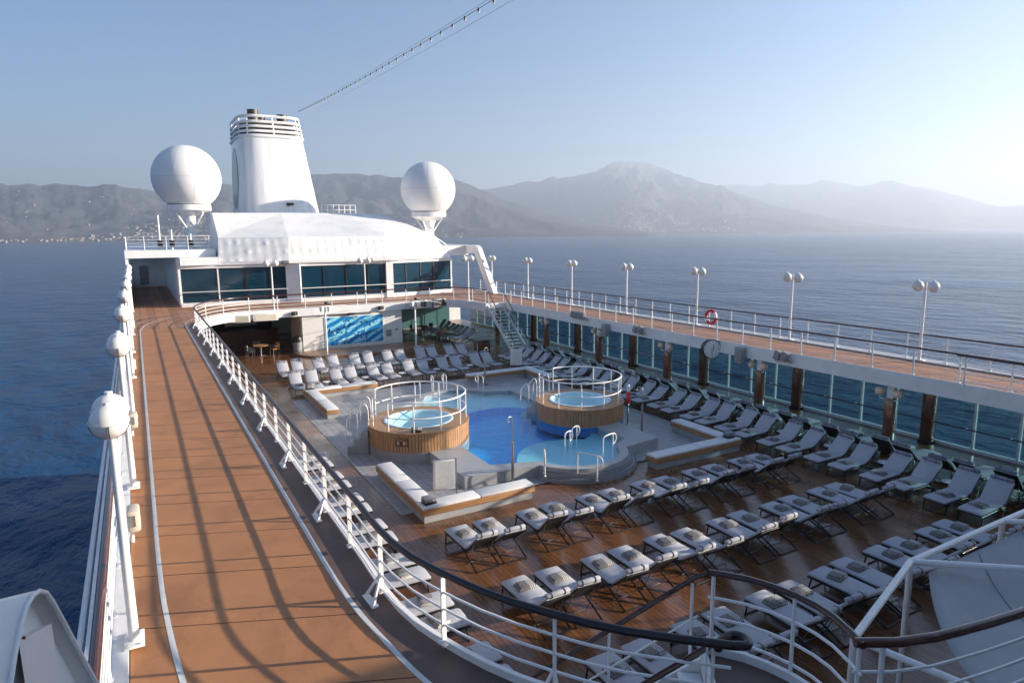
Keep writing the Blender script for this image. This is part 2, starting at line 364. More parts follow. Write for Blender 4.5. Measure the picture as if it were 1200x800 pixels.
# jogging track: panels between skewed joints, painted lines
LINE_R = [(2.30, 44.0), (2.30, 30), (2.30, 20), (2.30, 12.0)]+smoothpath([(2.30, 11.5), (2.31, 10.0), (2.36, 8.9), (2.45, 8.1), (2.64, 6.88), (3.05, 5.7), (3.7, 4.6), (4.7, 3.5), (6.2, 2.5)], .3)
def xr(y):
    for (a, b), (c, e) in zip(LINE_R, LINE_R[1:]):
        if e <= y <= b: return a+(c-a)*(b-y)/(b-e) if b > e else a
    return LINE_R[0][0]
y = 4.9; k = 0
while y < 43.4:
    g = 0.012; lo = y+g; hi = y+1.63-g
    # right boundary runs down LINE_R; solve where joints meet it
    def meet(Y0):
        Y = Y0-0.425*2.4
        for _ in range(20): Y = Y0-0.425*(xr(max(Y, 2.6))+0.1)
        return Y
    y1, y0 = meet(hi), meet(lo)
    poly = [(-0.50, lo+0.425*0.4), (xr(max(y0, 2.6)), y0)]+[(xr(max(y0+(y1-y0)*q/6, 2.6)), y0+(y1-y0)*q/6) for q in range(1, 7)]+[(-0.50, hi+0.425*0.4)]
    MB().prism(poly, 0.001, 0.006+rnd.uniform(0, .0015), bottom=False).build('panel', track_m, deck, smooth=0)
    y += 1.63
endp = [(-0.5, y+0.18), (xr(meet(y+.012)), meet(y+.012)), (2.3, 44.0), (2.72, 45.4), (3.1, 46.6), (3.9, 47.8), (5.2, 48.75), (7.0, 49.3), (11, 49.3), (17, 49.3), (20.4, 49.1), (22.2, 48.2), (23.0, 46.5), (23.1, 44.7), (24.9, 44.7), (24.9, 6), (27.4, 6), (27.4, 56.5), (-.5, 56.5)]
MB().prism(endp, 0.001, 0.006, bottom=False).build('teak_flooring', teak_prom, deck, smooth=0)
MB().prism([(-.5, 56.52), (2.7, 56.52), (2.7, 88), (-.5, 88)], .001, .006, bottom=False).build('teak_flooring', teak_prom, deck, smooth=0)
def line(path, w, z):
    b = MB(); l = offset(path, w/2); r_ = offset(path, -w/2)
    for i in range(len(path)-1): b.add([(*l[i], z), (*r_[i], z), (*r_[i+1], z), (*l[i+1], z)], [(0, 1, 2, 3)])
    return b.build('white_line', line_m, deck, smooth=0)
line([(x, y_) for x, y_ in LINE_R], 0.075, 0.0115)
line(smoothpath([(0.55, 5.0), (0.22, 7.0), (0.04, 8.6), (-0.07, 10.5), (-0.1, 12.5), (-.1, 14)], .35)+smoothpath([(-.1, 41), (-0.1, 42), (-0.08, 43.2), (0.25, 45.8), (1.1, 48.2), (2.6, 50.0), (5.0, 50.9), (9, 51.2)], .35), 0.07, 0.0115)
line(smoothpath([(2.30, 43.5), (2.40, 45.2), (2.85, 46.9), (3.7, 48.3), (5.1, 49.3), (7, 49.8), (11, 49.9)], .3), 0.06, 0.0117)
# pool deck
pdk = MB(); pdk.prism([(-.6, 1), (27.9, 1), (27.9, 60), (-.6, 60)], PD-.25, PD, holes=[[(9.0, 19.4), (9.0, 30.3), (18.0, 30.3), (18.0, 19.4)]]); pool_deck = tag(pdk.build('pool_deck', teak, smooth=0), kind='structure')
# hull
hull = thing('ship_hull', 'white hull of the cruise ship below the promenade deck', 'ship', (CX, 30, SEA))
def hb(*a): 
    b = MB(); b.b2(*a); b.v = [(x-CX, y-30, z-SEA) for x, y, z in b.v]; return b
hb(-1.0, -0.62, -14, 90, SEA-3, -0.46).build('side_plating', white, hull, smooth=0)
hb(27.95, 28.25, -14, 90, SEA-3, -3.3).build('side_plating', white, hull, smooth=0)
hb(-0.6, 27.9, 60.0, 60.3, PD, -0.46).build('bulkhead', white, hull, smooth=0)
hb(-0.6, 27.9, 0.6, 0.95, PD, -0.46).build('bulkhead', white, hull, smooth=0)
hb(-0.6, 0.4, 1.0, 60, PD+.002, -0.46).build('side_casing', mat('wood_casing', (0.12, 0.05, 0.025), 0.4, var=.3), hull, smooth=0)
b = MB(); b.tube([(-1.10-CX, yy-30, -0.04-SEA) for yy in range(-14, 91, 8)], 0.05); b.build('rubbing_rail', white_rail, hull)
# forward house under the viewer
fh = thing('forward_deckhouse', 'white forward deckhouse whose upper deck overlooks the pool', 'deckhouse', (CX, -6, 0))
def fb(*a): 
    b = MB(); b.b2(*a); b.v = [(x-CX, y+6, z) for x, y, z in b.v]; return b
fb(1.2, 26.6, -13, 0.30, 0.007, 3.55).build('wall', white, fh, smooth=0)
fb(0.6, 27.4, -13.4, 0.42, 3.555, 3.75).build('upper_deck', strip_m, fh, smooth=0)
fb(-0.4, 27.6, -13, -0.9, 3.755, 5.7).build('sky_blocker_low', white, fh, smooth=0); fb(1.0, 26.2, -13, -5.0, 5.705, 16).build('sky_blocker_tall', white, fh, smooth=0)  # unseen masses behind the viewer, added and sized to block sky light and sun
fb(20.0, 27.6, 0.305, 2.4, 0.007, 3.4).build('added_shade_box', white, fh, smooth=0)  # unseen projection added to throw shade over the near lounger rows
for q in range(9): fb(3+q*2.5, 5+q*2.5, 0.305, 0.33, 0.9, 2.5).build('window', house_glass, fh, smooth=0)

# ------------------------------------------------------------------ railings
def railing(name, label, path, hm_, hr, bars, br, post_step, pr, z=0.0, hz_=1.1, group=None, posts_from=0.4, bracket=0, flatpost=False, z0=0.004, side=1):
    path = [tuple(p[:2]) for p in path]; o3 = (path[0][0], path[0][1], z)
    root = thing(name, label, 'railing', o3, 0, group)
    P3 = lambda p, h: (p[0]-o3[0], p[1]-o3[1], h)
    MB().tube([P3(p, hz_) for p in path], hr, 10).build('handrail', hm_, root, 60)
    for h in bars: MB().tube([P3(p, h) for p in path], br, 6).build('bar', white_rail, root, 60)
    Lp = plen(path); n = max(1, int(round((Lp-2*posts_from)/post_step))) if post_step else 0
    me_cache = None
    ds = [posts_from+(Lp-2*posts_from)*i/n for i in range(n+1)] if n else []
    for i, (p, tg) in enumerate(along(path, ds)):
        if me_cache is None:
            b = MB()
            if flatpost: b.box((0, 0, (hz_+z0)/2), (.018, .07, hz_-z0-hr))
            else: b.tube([(0, 0, z0), (0, 0, hz_-hr*.6)], pr, 8)
            b.box((0, 0, z0+.012), (pr*3.6, pr*3.6, .022)); me_cache = b.mesh('post', white_rail)
        o = bpy.data.objects.new('post', me_cache); col.objects.link(o); o.parent = root
        o.location = (p.x-o3[0], p.y-o3[1], 0); o.rotation_euler = (0, 0, math.atan2(tg.y, tg.x))
        if bracket and i % bracket == 0:
            nx, ny = -tg.y*side, tg.x*side; bb = MB()
            for off in (-.16, .16):
                bb.tube([(tg.x*off+nx*.20, tg.y*off+ny*.20, .02), (0, 0, .42)], [.03, .02], 6)
            bb.box((nx*.18, ny*.18, .016), (.10, .42, .024), math.atan2(tg.y, tg.x)+math.pi/2)
            bo = bb.build('foot_bracket', white_rail, root); bo.location = (p.x-o3[0], p.y-o3[1], 0)
    return root
LB = (.16, .385, .61, .84)
inner_left = offset([(2.85, 42.8), (2.85, 30), (2.85, 20), (2.85, 12)]+sA, -0.06)
rA = railing('curved_railing', 'long dark-topped white railing curving along the jogging track above the pool', inner_left, dark_rail, 0.05, LB, 0.018, 1.65, 0.034, bracket=2, flatpost=True, z0=.115, side=-1, posts_from=.25)
ex, ey = inner_left[-1]; ox, oy = inner_left[0]
curl = [(ex, ey, 1.1), (ex+.14, ey-.08, 1.1), (ex+.22, ey+.02, 1.09), (ex+.18, ey+.14, 1.08), (ex+.02, ey+.16, 1.06), (ex-.1, ey+.1, 1.04)]
MB().tube([(x-ox, y_-oy, z_) for x, y_, z_ in smoothpath(curl, .04)], 0.05, 10).build('handrail_scroll', dark_rail, rA, 60)
bal = offset([(24.5, 44.1), (22.66, 44.2)][1:]+sBal[1:], -0.08)
railing('balcony_railing', 'white railing with red wood handrail round the curved balcony under the lounge windows', bal, wood_rail, 0.045, LB, 0.016, 1.9, 0.03, z0=.115, posts_from=.15)
railing('promenade_railing', 'inner railing of the promenade across the pool, dark rail on white posts', [(24.46, 9.8), (24.46, 20), (24.46, 30), (24.46, 44.1)], wood_rail, 0.038, (.25, .52, .80), 0.007, 1.57, 0.032, z0=.115, posts_from=.55)
railing('promenade_railing', 'outer railing of the promenade across the pool, against the open sea', [(27.8, -2), (27.8, 20), (27.8, 40), (27.8, 55.5)], wood_rail, 0.038, (.3, .57, .84), 0.007, 1.6, 0.032, z0=.062, posts_from=.3)
railing('seaward_railing', 'seaward railing of the jogging track with varnished red rail and close white bars', [(-0.72, 2.0), (-0.72, 20), (-0.72, 40), (-0.72, 55.8)], wood_rail, 0.06, (.2, .4, .6, .8, .96), 0.02, 1.6, 0.03, z0=.062, posts_from=.3)
railing('stairhead_railing', 'short varnished railing bulging round the head of the forward stair', offset(sB, .06), wood_rail, 0.042, (.2, .48, .76), 0.02, 1.05, 0.025, z0=.004, posts_from=.06)
railing('forward_railing', 'varnished railing along the forward deck edge behind the canvas awning', offset(sC, .06), wood_rail, 0.055, (.2, .48, .76), 0.018, 2.3, 0.03, z0=.004, posts_from=.3)
railing('wing_railing', 'white railing on the low roof beside the left radar dome', [(-0.5, 75), (-0.5, 57.0), (5.2, 56.6)], white_rail, 0.03, (.25, .5, .75), 0.014, 1.5, 0.025, z=4.3, hz_=1.0, posts_from=.1)

# stairs -----------------------------------------------------------
def stair(name, label, top, direc, width, rise, run, n, hm_, rail_z=1.0):
    """top = (x, y, z) middle of the upper nosing; direc = unit 2D way down"""
    dx, dy = direc; rz = math.atan2(dy, dx); root = thing(name, label, 'stairs', top, rz)
    tread = MB(); tread.box((0, 0, 0), (run/n*0.98, width-.1, .04), 0, .008); tm = tread.mesh('tread', white)
    for i in range(1, n):
        o = bpy.data.objects.new('tread', tm); col.objects.link(o); o.parent = root; o.location = (run*(i-.5)/n, 0, -rise*i/n)
    ang = math.atan2(rise, run); ln = math.hypot(rise, run)
    for s in (-1, 1):
        b = MB(); hw = .15; y0 = s*width/2
        poly = [(-0.05, .02), (run, -rise+.20), (run, -rise), (run-.22, -rise), (-0.05, -.30)]
        b.add([(x, y0-.025, z) for x, z in poly]+[(x, y0+.025, z) for x, z in poly], [(0, 1, 2, 3, 4), (9, 8, 7, 6, 5)]+[(i, i+5, (i+1) % 5+5, (i+1) % 5) for i in range(5)])
        b.build('stringer', white, root, 0)
        MB().tube([(-.05, y0, rail_z+.05), (.1, y0, rail_z), (run, y0, -rise+rail_z), (run+.1, y0, -rise+rail_z-.12)], .034, 8).build('handrail', hm_, root)
        MB().tube([(0.05, y0, rail_z*.52), (run, y0, -rise+rail_z*.52)], .014, 6).build('bar', white_rail, root)
        for i in range(5):
            f = .03+.94*i/4; MB().tube([(run*f, y0, -rise*f-.02), (run*f, y0, -rise*f+rail_z)], .022, 6).build('post', white_rail, root)
    return root
stair('open_stair', 'white open-tread stair with dark handrails from promenade to pool deck', (23.45, 44.16, -.02), (0, -1), 1.25, 3.18, 3.9, 15, wood_rail, .95)
gx, gy = (5.14+5.97)/2, (4.45+5.58)/2
stair('open_stair', 'steep stair descending beside the scrolled end of the curved railing', (gx-.05, gy+.03, -.02), (-.82, .58), 1.34, 3.18, 4.4, 15, wood_rail, 1.1)
# ------------------------------------------------------------------ pool
FL = PD+0.02                                 # tiled surround
def pool_tile():
    m, t, p = nt('blue_pool_mosaic')
    tc = N(t, 'TexCoord'); b = N(t, 'TexBrick', Scale=1.0); b.offset = 0.0
    b.inputs['Brick Width'].default_value = 0.15; b.inputs['Row Height'].default_value = 0.15; b.inputs['Mortar Size'].default_value = 0.008
    b.inputs['Color1'].default_value = (0.0, 0.31, 0.76, 1); b.inputs['Color2'].default_value = (0.0, 0.37, 0.86, 1); b.inputs['Mortar'].default_value = (0.02, 0.48, 0.80, 1)
    L(t, tc.outputs['Object'], b.inputs['Vector']); L(t, b.outputs['Color'], p.inputs['Base Color']); p.inputs['Roughness'].default_value = 0.4
    return m
pool_blue = pool_tile()
ledge_m = mat('pale_pool_ledge', (0.36, 0.60, 0.66), 0.45, var=0.10, scale=4)
coping_m = mat('stone_coping', (0.36, 0.365, 0.37), 0.42, var=0.12, scale=3)
water_m = glassy('pool_water', (0.66, 0.92, 1.0), 1.23, 0.02, (3.6, 0.35))
spa_water = glassy('spa_water', (0.72, 0.93, 0.98), 1.33, 0.05, (9.0, 0.5))
surround = MB(); PX0, PX1, PY0, PY1 = 9.35, 17.65, 19.75, 30.0
def arc(cx, cy, r, a0, a1, n=18): return [(cx+r*math.cos(R(a0+(a1-a0)*i/n)), cy+r*math.sin(R(a0+(a1-a0)*i/n))) for i in range(n+1)]
# basin outline (inside of coping), with half-round wading steps at both ends
BX0, BX1 = 10.35, 16.45; AC = (13.8, 19.95)
near_arc = arc(AC[0], AC[1], 1.80, 195, 345); far_arc = arc(13.5, PY1-.6, 1.75, 17, 163)
basin = [(BX0, PY1-.6), (BX0, PY0+.3)]+near_arc+[(BX1, PY0+.3), (BX1, PY1-.6)]+far_arc
outer = [(PX0-.30, PY1+.05), (PX0-.30, PY0-.35)]+arc(AC[0], AC[1], 2.12, 203, 337)+[(PX1-.05, PY0-.35), (PX1-.05, PY1+.05)]+arc(13.5, PY1-.6, 2.12, 20, 160)
root = thing('swimming_pool', 'blue swimming pool with grey stone coping and half-round entry steps', 'pool', (CX, 25, PD))
def loc(b, o): b.v = [(x-o[0], y-o[1], z-o[2]) for x, y, z in b.v]; return b
po = (CX, 25, PD)
sur = [(6.45, 18.5), (20.6, 18.5), (20.6, 35.0), (6.45, 35.0)]
tag(MB().prism(sur, PD+.004, FL, holes=[outer[::-1]], bottom=False).build('pool_surround', tile, smooth=0), kind='structure')
loc(MB().prism(outer, PD+.003, PD+.44, holes=[basin[::-1]], bottom=False), po).build('coping', coping_m, root, 40)
DEEP = [(10.40, 20.7), (11.0, 20.45), (11.7, 20.5)]+arc(13.95, 19.8, 2.3, 155, 48, 6)+[(16.38, 22.2), (16.40, 24.0), (16.3, 26.2), (15.6, 27.3), (14.6, 27.8), (12.9, 27.6), (11.2, 27.3), (10.45, 26.4), (10.40, 23.5)]
deep = smoothpath(DEEP+[DEEP[0]], .5)[:-1]
loc(MB().prism(basin, PD+.0, PD+.13, holes=[deep[::-1]], bottom=False, sides=False), po).build('shallow_ledge', ledge_m, root, 0)
bb = MB(); n = len(deep)
bb.add([(x, y, PD+.13) for x, y in deep]+[(x, y, PD-.2) for x, y in deep], [(i, (i+1) % n, n+(i+1) % n, n+i) for i in range(n)]+[tuple(range(n, 2*n))])
loc(bb, po).build('deep_basin', pool_blue, root, 40)
loc(MB().prism(basin, PD+.34, PD+.345, bottom=False, sides=False), po).build('water', water_m, root, 0)
for q, (rr_, zz) in enumerate(((2.44, .15), (2.28, .30))):                      # outer entry steps of the near end
    ring = arc(AC[0], AC[1], rr_, 207, 333); inn = arc(AC[0], AC[1], rr_-.155, 207, 333)
    loc(MB().prism(ring+inn[::-1], PD+.003, PD+zz), po).build('step', grey_m, root, 40)
    loc(MB().tube([(x, y, PD+zz+.004) for x, y in arc(AC[0], AC[1], rr_-.04, 208, 332)], .012, 6), po).build('step_nosing', black, root)

# loop handrails
def loop_rail(name, label, x, y, rz, w, h, z, cat='handrail', group=None):
    r = thing(name, label, cat, (x, y, z), rz, group)
    p = [(-w/2, 0, 0), (-w/2, 0, h-.16), (-w/2+.05, 0, h-.04), (-w/2+.18, 0, h), (w/2-.05, 0, h), (w/2+.10, 0, h-.05), (w/2+.17, 0, h-.2), (w/2+.10, 0, h-.36), (w/2-.02, 0, h-.40)]
    MB().tube(smoothpath(p, .05), .022, 8).build('bent_tube', white_rail, r, 60)
    MB().tube([(w/2-.03, 0, 0), (w/2-.03, 0, h)], .022, 8).build('leg', white_rail, r, 60)
    for sx in (-w/2, w/2-.03): MB().lathe([(0, .0), (.05, .0), (.05, .02), (.024, .03)], (sx, 0, 0), 12).build('flange', white_rail, r)
    return r
for (px, py, rz, w, h, z) in ((13.95, 20.45, 20, .36, .85, PD+.13), (14.55, 20.85, 20, .36, .85, PD+.13)):
    loop_rail('pool_handrail', 'white looped handrail standing in the water at the pool ledge', px, py, R(rz), w, h, z, group='looped rails in the pool')
loop_rail('pool_handrail', 'white looped handrail at the left end of the near entry steps', 11.7, 18.55, R(62), .35, .86, PD+.30)
loop_rail('pool_handrail', 'white looped handrail on the middle of the near entry steps', 12.95, 17.75, R(-62), .78, .9, PD+.16)
loop_rail('pool_handrail', 'white looped handrail at the right end of the near entry steps', 14.6, 18.75, R(15), .62, .9, PD+.30)
for (px, py, rz) in ((11.9, 30.6, 70), (13.0, 31.6, 80), (13.7, 31.6, 90), (15.2, 30.4, 110)):
    loop_rail('pool_handrail', ('white looped handrail left of the far entry steps', 'white looped handrail amid the far entry steps, tub side', 'white looped handrail amid the far entry steps, stair side', 'white looped handrail right of the far entry steps')[int(px > 12)+int(px > 13.5)+int(px > 14)], px, py, R(rz), .4, .9, PD+.3, group='looped rails at the far pool end')

# whirlpool tubs
def tub(cx, cy, r, top, label, open_a, shade):
    o = (cx, cy, PD); t_ = top-PD
    rt_ = thing('whirlpool_tub', label, 'hot tub', o)
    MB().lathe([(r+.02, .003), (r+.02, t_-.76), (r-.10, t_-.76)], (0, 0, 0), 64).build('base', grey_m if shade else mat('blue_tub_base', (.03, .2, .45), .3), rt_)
    sl = MB(); n = 104
    for i in range(n):
        a = 2*math.pi*i/n; w = 2*math.pi*r/n*.84
        sl.box((math.cos(a)*(r-.012+rnd.uniform(-.004, .004)), math.sin(a)*(r-.012), t_-.40), (.035, w, .72), a)
    tag(sl.build('slat_cladding', slat_m, rt_, 0), kind='stuff')
    MB().lathe([(r-.035, t_-.75), (r-.035, t_-.035)], (0, 0, 0), 64).build('lining', dark_metal, rt_)
    MB().lathe([(1.32, t_-.04), (r+.04, t_-.04), (r+.04, t_+.005), (1.32, t_+.005), (1.32, t_-.04)], (0, 0, 0), 64).build('rim_deck', slat_m, rt_, 30)
    sh = MB().lathe([(1.40, t_+.02), (1.33, t_+.045), (1.26, t_+.03), (1.18, t_-.10), (1.0, t_-.35), (.85, t_-.55), (0.0, t_-.6)], (0, 0, 0), 48).build('shell', mat('tub_shell', (.62, .80, .83), .25, var=.04), rt_, 60)
    MB().lathe([(0, t_-.05), (1.215, t_-.05)], (0, 0, 0), 48).build('water', spa_water, rt_)
    rr_ = r-.10; a0 = R(open_a+22); a1 = R(open_a+338); K = 44
    for hh, rad in ((1.12, .032), (.52, .024)):
        MB().tube([(rr_*math.cos(a0+(a1-a0)*i/K), rr_*math.sin(a0+(a1-a0)*i/K), t_+hh) for i in range(K+1)], rad, 8).build('rail', white_rail, rt_, 60)
    for i in range(11):
        a = a0+(a1-a0)*i/10; MB().tube([(rr_*math.cos(a), rr_*math.sin(a), t_), (rr_*math.cos(a), rr_*math.sin(a), t_+1.12)], .028, 8).build('post', white_rail, rt_, 60)
    # steps at the opening, with handrails
    ca, sa = math.cos(R(open_a)), math.sin(R(open_a))
    for i in range(3):
        dd = r+.12+.27*i; MB().box((ca*dd, sa*dd, (t_-.28*(i+1))/2+.003), (.28, 1.1, t_-.28*(i+1)), R(open_a), .01).build('step', coping_m, rt_, 30)
    for s in (-1, 1):
        for k_ in range(2):
            u0 = r-.05+.42*k_; v0 = s*.6
            pt = lambda u, z_: (ca*u-sa*v0, sa*u+ca*v0, z_)
            zb = t_-.30*k_; p = [pt(u0, zb-.05), pt(u0, zb+.62), pt(u0+.12, zb+.86), pt(u0+.26, zb+.72), pt(u0+.40, zb+.52), pt(u0+.44, zb-.2)]
            MB().tube(smoothpath(p, .06), .022, 8).build('step_handrail', white_rail, rt_, 60)
    return rt_
LT, RT = (9.42, 24.45), (16.85, 23.75)
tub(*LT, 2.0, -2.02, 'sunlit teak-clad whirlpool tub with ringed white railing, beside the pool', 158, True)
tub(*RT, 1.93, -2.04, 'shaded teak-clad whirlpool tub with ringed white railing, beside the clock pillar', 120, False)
pnl = thing('control_panel', 'brown control box with two grey switches on the sunlit tub', 'panel', (LT[0]-1.32, LT[1]-1.56, -2.36), R(50-90+0))
MB().box((0, 0, 0), (.5, .05, .30), 0, .01).build('plate', column_m, pnl)
for s in (-.12, .12): MB().box((s, -.035, -.02), (.10, .03, .13), 0, .008).build('switch', alu, pnl)

# benches round the pool
cush_m = mat('white_bench_cushion', (0.70, 0.69, 0.67), 0.7, var=0.06, scale=5, bump=.15, bscale=25)
board_m = mat('bench_board', (0.40, 0.21, 0.095), 0.42, var=.3, scale=3, stretch=(.6, .6, 8), bump=.1)
def bench(cx, cy, sx, sy, lx, ly, label):
    """corner at (cx, cy); arms run sx*lx along x and sy*ly along y"""
    r = thing('pool_bench', label, 'bench', (cx, cy, PD)); w = .62
    arms = [((0, lx*sx), (0, w*sy)), ((0, w*sx), (w*sy, ly*sy))]
    for (x0, x1), (y0, y1) in arms:
        X0, X1 = sorted((x0, x1)); Y0, Y1 = sorted((y0, y1))
        MB().b2(X0+.06, X1-.06, Y0+.06 if Y0 == 0 or sy < 0 else Y0-.05, Y1-.06 if Y1 != 0 else Y1-.06, .003, .24).build('plinth', coping_m, r, 0)
        for k_ in range(2): MB().b2(X0+.004*k_, X1-.004*k_, Y0+.004*k_, Y1-.004*k_, .245+.085*k_, .325+.085*k_, .006).build('board', board_m, r)
        nseg = 2
        lx_, ly_ = X1-X0, Y1-Y0
        for q in range(nseg):
            if lx_ > ly_: MB().b2(X0+lx_*q/nseg+.012, X0+lx_*(q+1)/nseg-.012, Y0+.03, Y1-.03, .417, .505, .028).build('cushion', cush_m, r)
            else: MB().b2(X0+.03, X1-.03, Y0+ly_*q/nseg+.012, Y0+ly_*(q+1)/nseg-.012, .417, .505, .028).build('cushion', cush_m, r)
    return r
bench(6.8, 17.55, 1, 1, 3.9, 4.5, 'sunlit corner bench beside the white notice board near the entry steps')
bench(20.2, 17.45, -1, 1, 4.4, 3.4, 'shaded corner bench between the entry steps and the right row of loungers')
bench(7.15, 35.3, 1, -1, 3.9, 4.9, 'sunlit corner bench in front of the far loungers facing the mural')
bench(20.4, 34.2, -1, -1, 4.3, 3.4, 'corner bench with a standing notice board beside the open stair')

# showers
def shower(x, y, h, label, rz):
    r = thing('shower_post', label, 'shower', (x, y, FL), rz)
    MB().tube([(0, 0, 0), (0, 0, h*.62)], .05, 10).build('column', alu, r, 60)
    MB().tube(smoothpath([(0, 0, h*.6), (0, 0, h-.1), (.06, 0, h), (.18, 0, h+.02), (.26, 0, h-.08)], .05), .018, 8).build('riser', alu, r, 60)
    MB().lathe([(0, .06), (.02, .06), (.07, 0), (0, 0)], (.26, 0, h-.14), 12).build('shower_head', alu, r)
    MB().lathe([(.0, 0), (.16, 0), (.16, .02), (.05, .03)], (0, 0, 0), 16).build('base_plate', dark_metal, r)
shower(10.75, 19.12, 2.35, 'dark outdoor shower post behind the sunlit corner bench', R(200))
shower(16.75, 32.9, 2.1, 'slim outdoor shower post by the far corner bench', R(20))
shower(18.3, 21.2, 2.0, 'slim shower post in front of the shaded whirlpool tub', R(120))

# notice boards
def board_mat():
    m, t, p = nt('notice_sheet')
    tc = N(t, 'TexCoord'); mp = N(t, 'Mapping'); mp.inputs['Scale'].default_value = (1, 1, 1); L(t, tc.outputs['Object'], mp.inputs['Vector'])
    sp = N(t, 'SeparateXYZ'); L(t, mp.outputs[0], sp.inputs[0])
    w = N(t, 'Math', operation='MULTIPLY'); L(t, sp.outputs[2], w.inputs[0]); w.inputs[1].default_value = 26.0
    f = N(t, 'Math', operation='FRACT'); L(t, w.outputs[0], f.inputs[0]); g = N(t, 'Math', operation='GREATER_THAN'); L(t, f.outputs[0], g.inputs[0]); g.inputs[1].default_value = .62
    n = N(t, 'TexNoise', Scale=22.0, Detail=2.0); L(t, tc.outputs['Object'], n.inputs['Vector']); g2 = N(t, 'Math', operation='GREATER_THAN'); L(t, n.outputs['Fac'], g2.inputs[0]); g2.inputs[1].default_value = .47
    ab = N(t, 'Math', operation='ABSOLUTE'); L(t, sp.outputs[0], ab.inputs[0]); g3 = N(t, 'Math', operation='LESS_THAN'); L(t, ab.outputs[0], g3.inputs[0]); g3.inputs[1].default_value = .25
    m1 = N(t, 'Math', operation='MULTIPLY'); L(t, g.outputs[0], m1.inputs[0]); L(t, g2.outputs[0], m1.inputs[1])
    m2 = N(t, 'Math', operation='MULTIPLY'); L(t, m1.outputs[0], m2.inputs[0]); L(t, g3.outputs[0], m2.inputs[1])
    L(t, ramp(t, m2.outputs[0], [(0, (.72, .71, .68)), (1, (.50, .50, .50))]), p.inputs['Base Color']); p.inputs['Roughness'].default_value = .35
    return m
sheet_m = board_mat()
def notice(x, y, rz, label):
    r = thing('notice_board', label, 'sign', (x, y, FL), rz)
    MB().b2(-.36, .36, -.012, .012, .42, 1.42, .004).build('panel', white, r)
    MB().b2(-.315, .315, -.016, -.013, .47, 1.37).build('printed_sheet', sheet_m, r, 0)
    fr = MB().tube([(-.375, 0, .0), (-.375, 0, 1.44), (.375, 0, 1.44), (.375, 0, 0)], .02, 8); fr.build('frame', alu, r)
    for s in (-1, 1): MB().b2(s*.375-.03, s*.375+.03, -.22, .22, 0.0, .02).build('foot', alu, r)
notice(8.05, 18.75, R(-14), 'framed white notice board behind the sunlit corner bench')
notice(20.0, 35.0, R(-20), 'pale notice board standing beside the foot of the open stair')

# ------------------------------------------------------------------ loungers
pad_m = mat('grey_lounger_pad', (0.42, 0.42, 0.445), 0.8, var=.07, scale=6, bump=.25, bscale=60)
trim_m = mat('grey_lounger_bolster', (0.25, 0.25, 0.29), 0.85, var=.1, scale=6, bump=.2, bscale=80)
mesh_m = mat('lounger_sling', (0.030, 0.030, 0.033), 0.75, var=.2, scale=20)
def towel_mat(name, c, c2):
    m, t, p = nt(name); tc = N(t, 'TexCoord'); sp = N(t, 'SeparateXYZ'); L(t, tc.outputs['Object'], sp.inputs[0])
    a = N(t, 'Math', operation='MULTIPLY_ADD'); L(t, sp.outputs[0], a.inputs[0]); a.inputs[1].default_value = 20.0; a.inputs[2].default_value = .3
    f = N(t, 'Math', operation='FRACT'); L(t, a.outputs[0], f.inputs[0]); g = N(t, 'Math', operation='GREATER_THAN'); L(t, f.outputs[0], g.inputs[0]); g.inputs[1].default_value = .62
    lim = N(t, 'Math', operation='GREATER_THAN'); L(t, sp.outputs[0], lim.inputs[0]); lim.inputs[1].default_value = .06
    mu = N(t, 'Math', operation='MULTIPLY'); L(t, g.outputs[0], mu.inputs[0]); L(t, lim.outputs[0], mu.inputs[1])
    n = N(t, 'TexNoise', Scale=30.0, Detail=3.0); L(t, tc.outputs['Object'], n.inputs['Vector'])
    mx = N(t, 'Mix', data_type='RGBA'); L(t, mu.outputs[0], mx.inputs[0]); L(t, ramp(t, n.outputs['Fac'], [(.35, [x*.6 for x in c]), (.65, [x*1.3 for x in c])]), mx.inputs[6]); mx.inputs[7].default_value = (*c2, 1)
    L(t, mx.outputs[2], p.inputs['Base Color']); p.inputs['Roughness'].default_value = .95
    b = N(t, 'Bump', Strength=.5, Distance=.01); L(t, n.outputs['Fac'], b.inputs['Height']); L(t, b.outputs[0], p.inputs['Normal'])
    return m
towel_m = towel_mat('striped_towel', (0.20, 0.185, 0.175), (0.60, 0.58, 0.55))
W2 = .335
def pad_profile(pts, th, w, rounded=.02):
    """mattress swept along (y, z) centre line"""
    b = MB(); ring = []
    P = [Vector((0, y, z)) for y, z in pts]; m = len(P)
    for i in range(m):
        d = (P[min(i+1, m-1)]-P[max(i-1, 0)]).normalized(); nrm = Vector((0, -d.z, d.y))
        if nrm.z < 0: nrm = -nrm
        e = .55 if i in (0, m-1) else 1.0; h = th/2*e; ww = w-(.025 if i in (0, m-1) else 0)
        prof = [(-ww+.0, -h*.5), (-ww+.03, -h), (ww-.03, -h), (ww, -h*.5), (ww, h*.4), (ww-.035, h), (0, h*1.1), (-ww+.035, h), (-ww, h*.4)]
        ring.append([P[i]+Vector((x, 0, 0))+nrm*q for x, q in prof])
    k = len(ring[0]); vs = [v for r_ in ring for v in r_]
    fs = [(i*k+j, i*k+(j+1) % k, (i+1)*k+(j+1) % k, (i+1)*k+j) for i in range(m-1) for j in range(k)]
    fs += [tuple(range(k)), tuple((m-1)*k+j for j in range(k))]
    return b.add(vs, fs)
used_kind = []
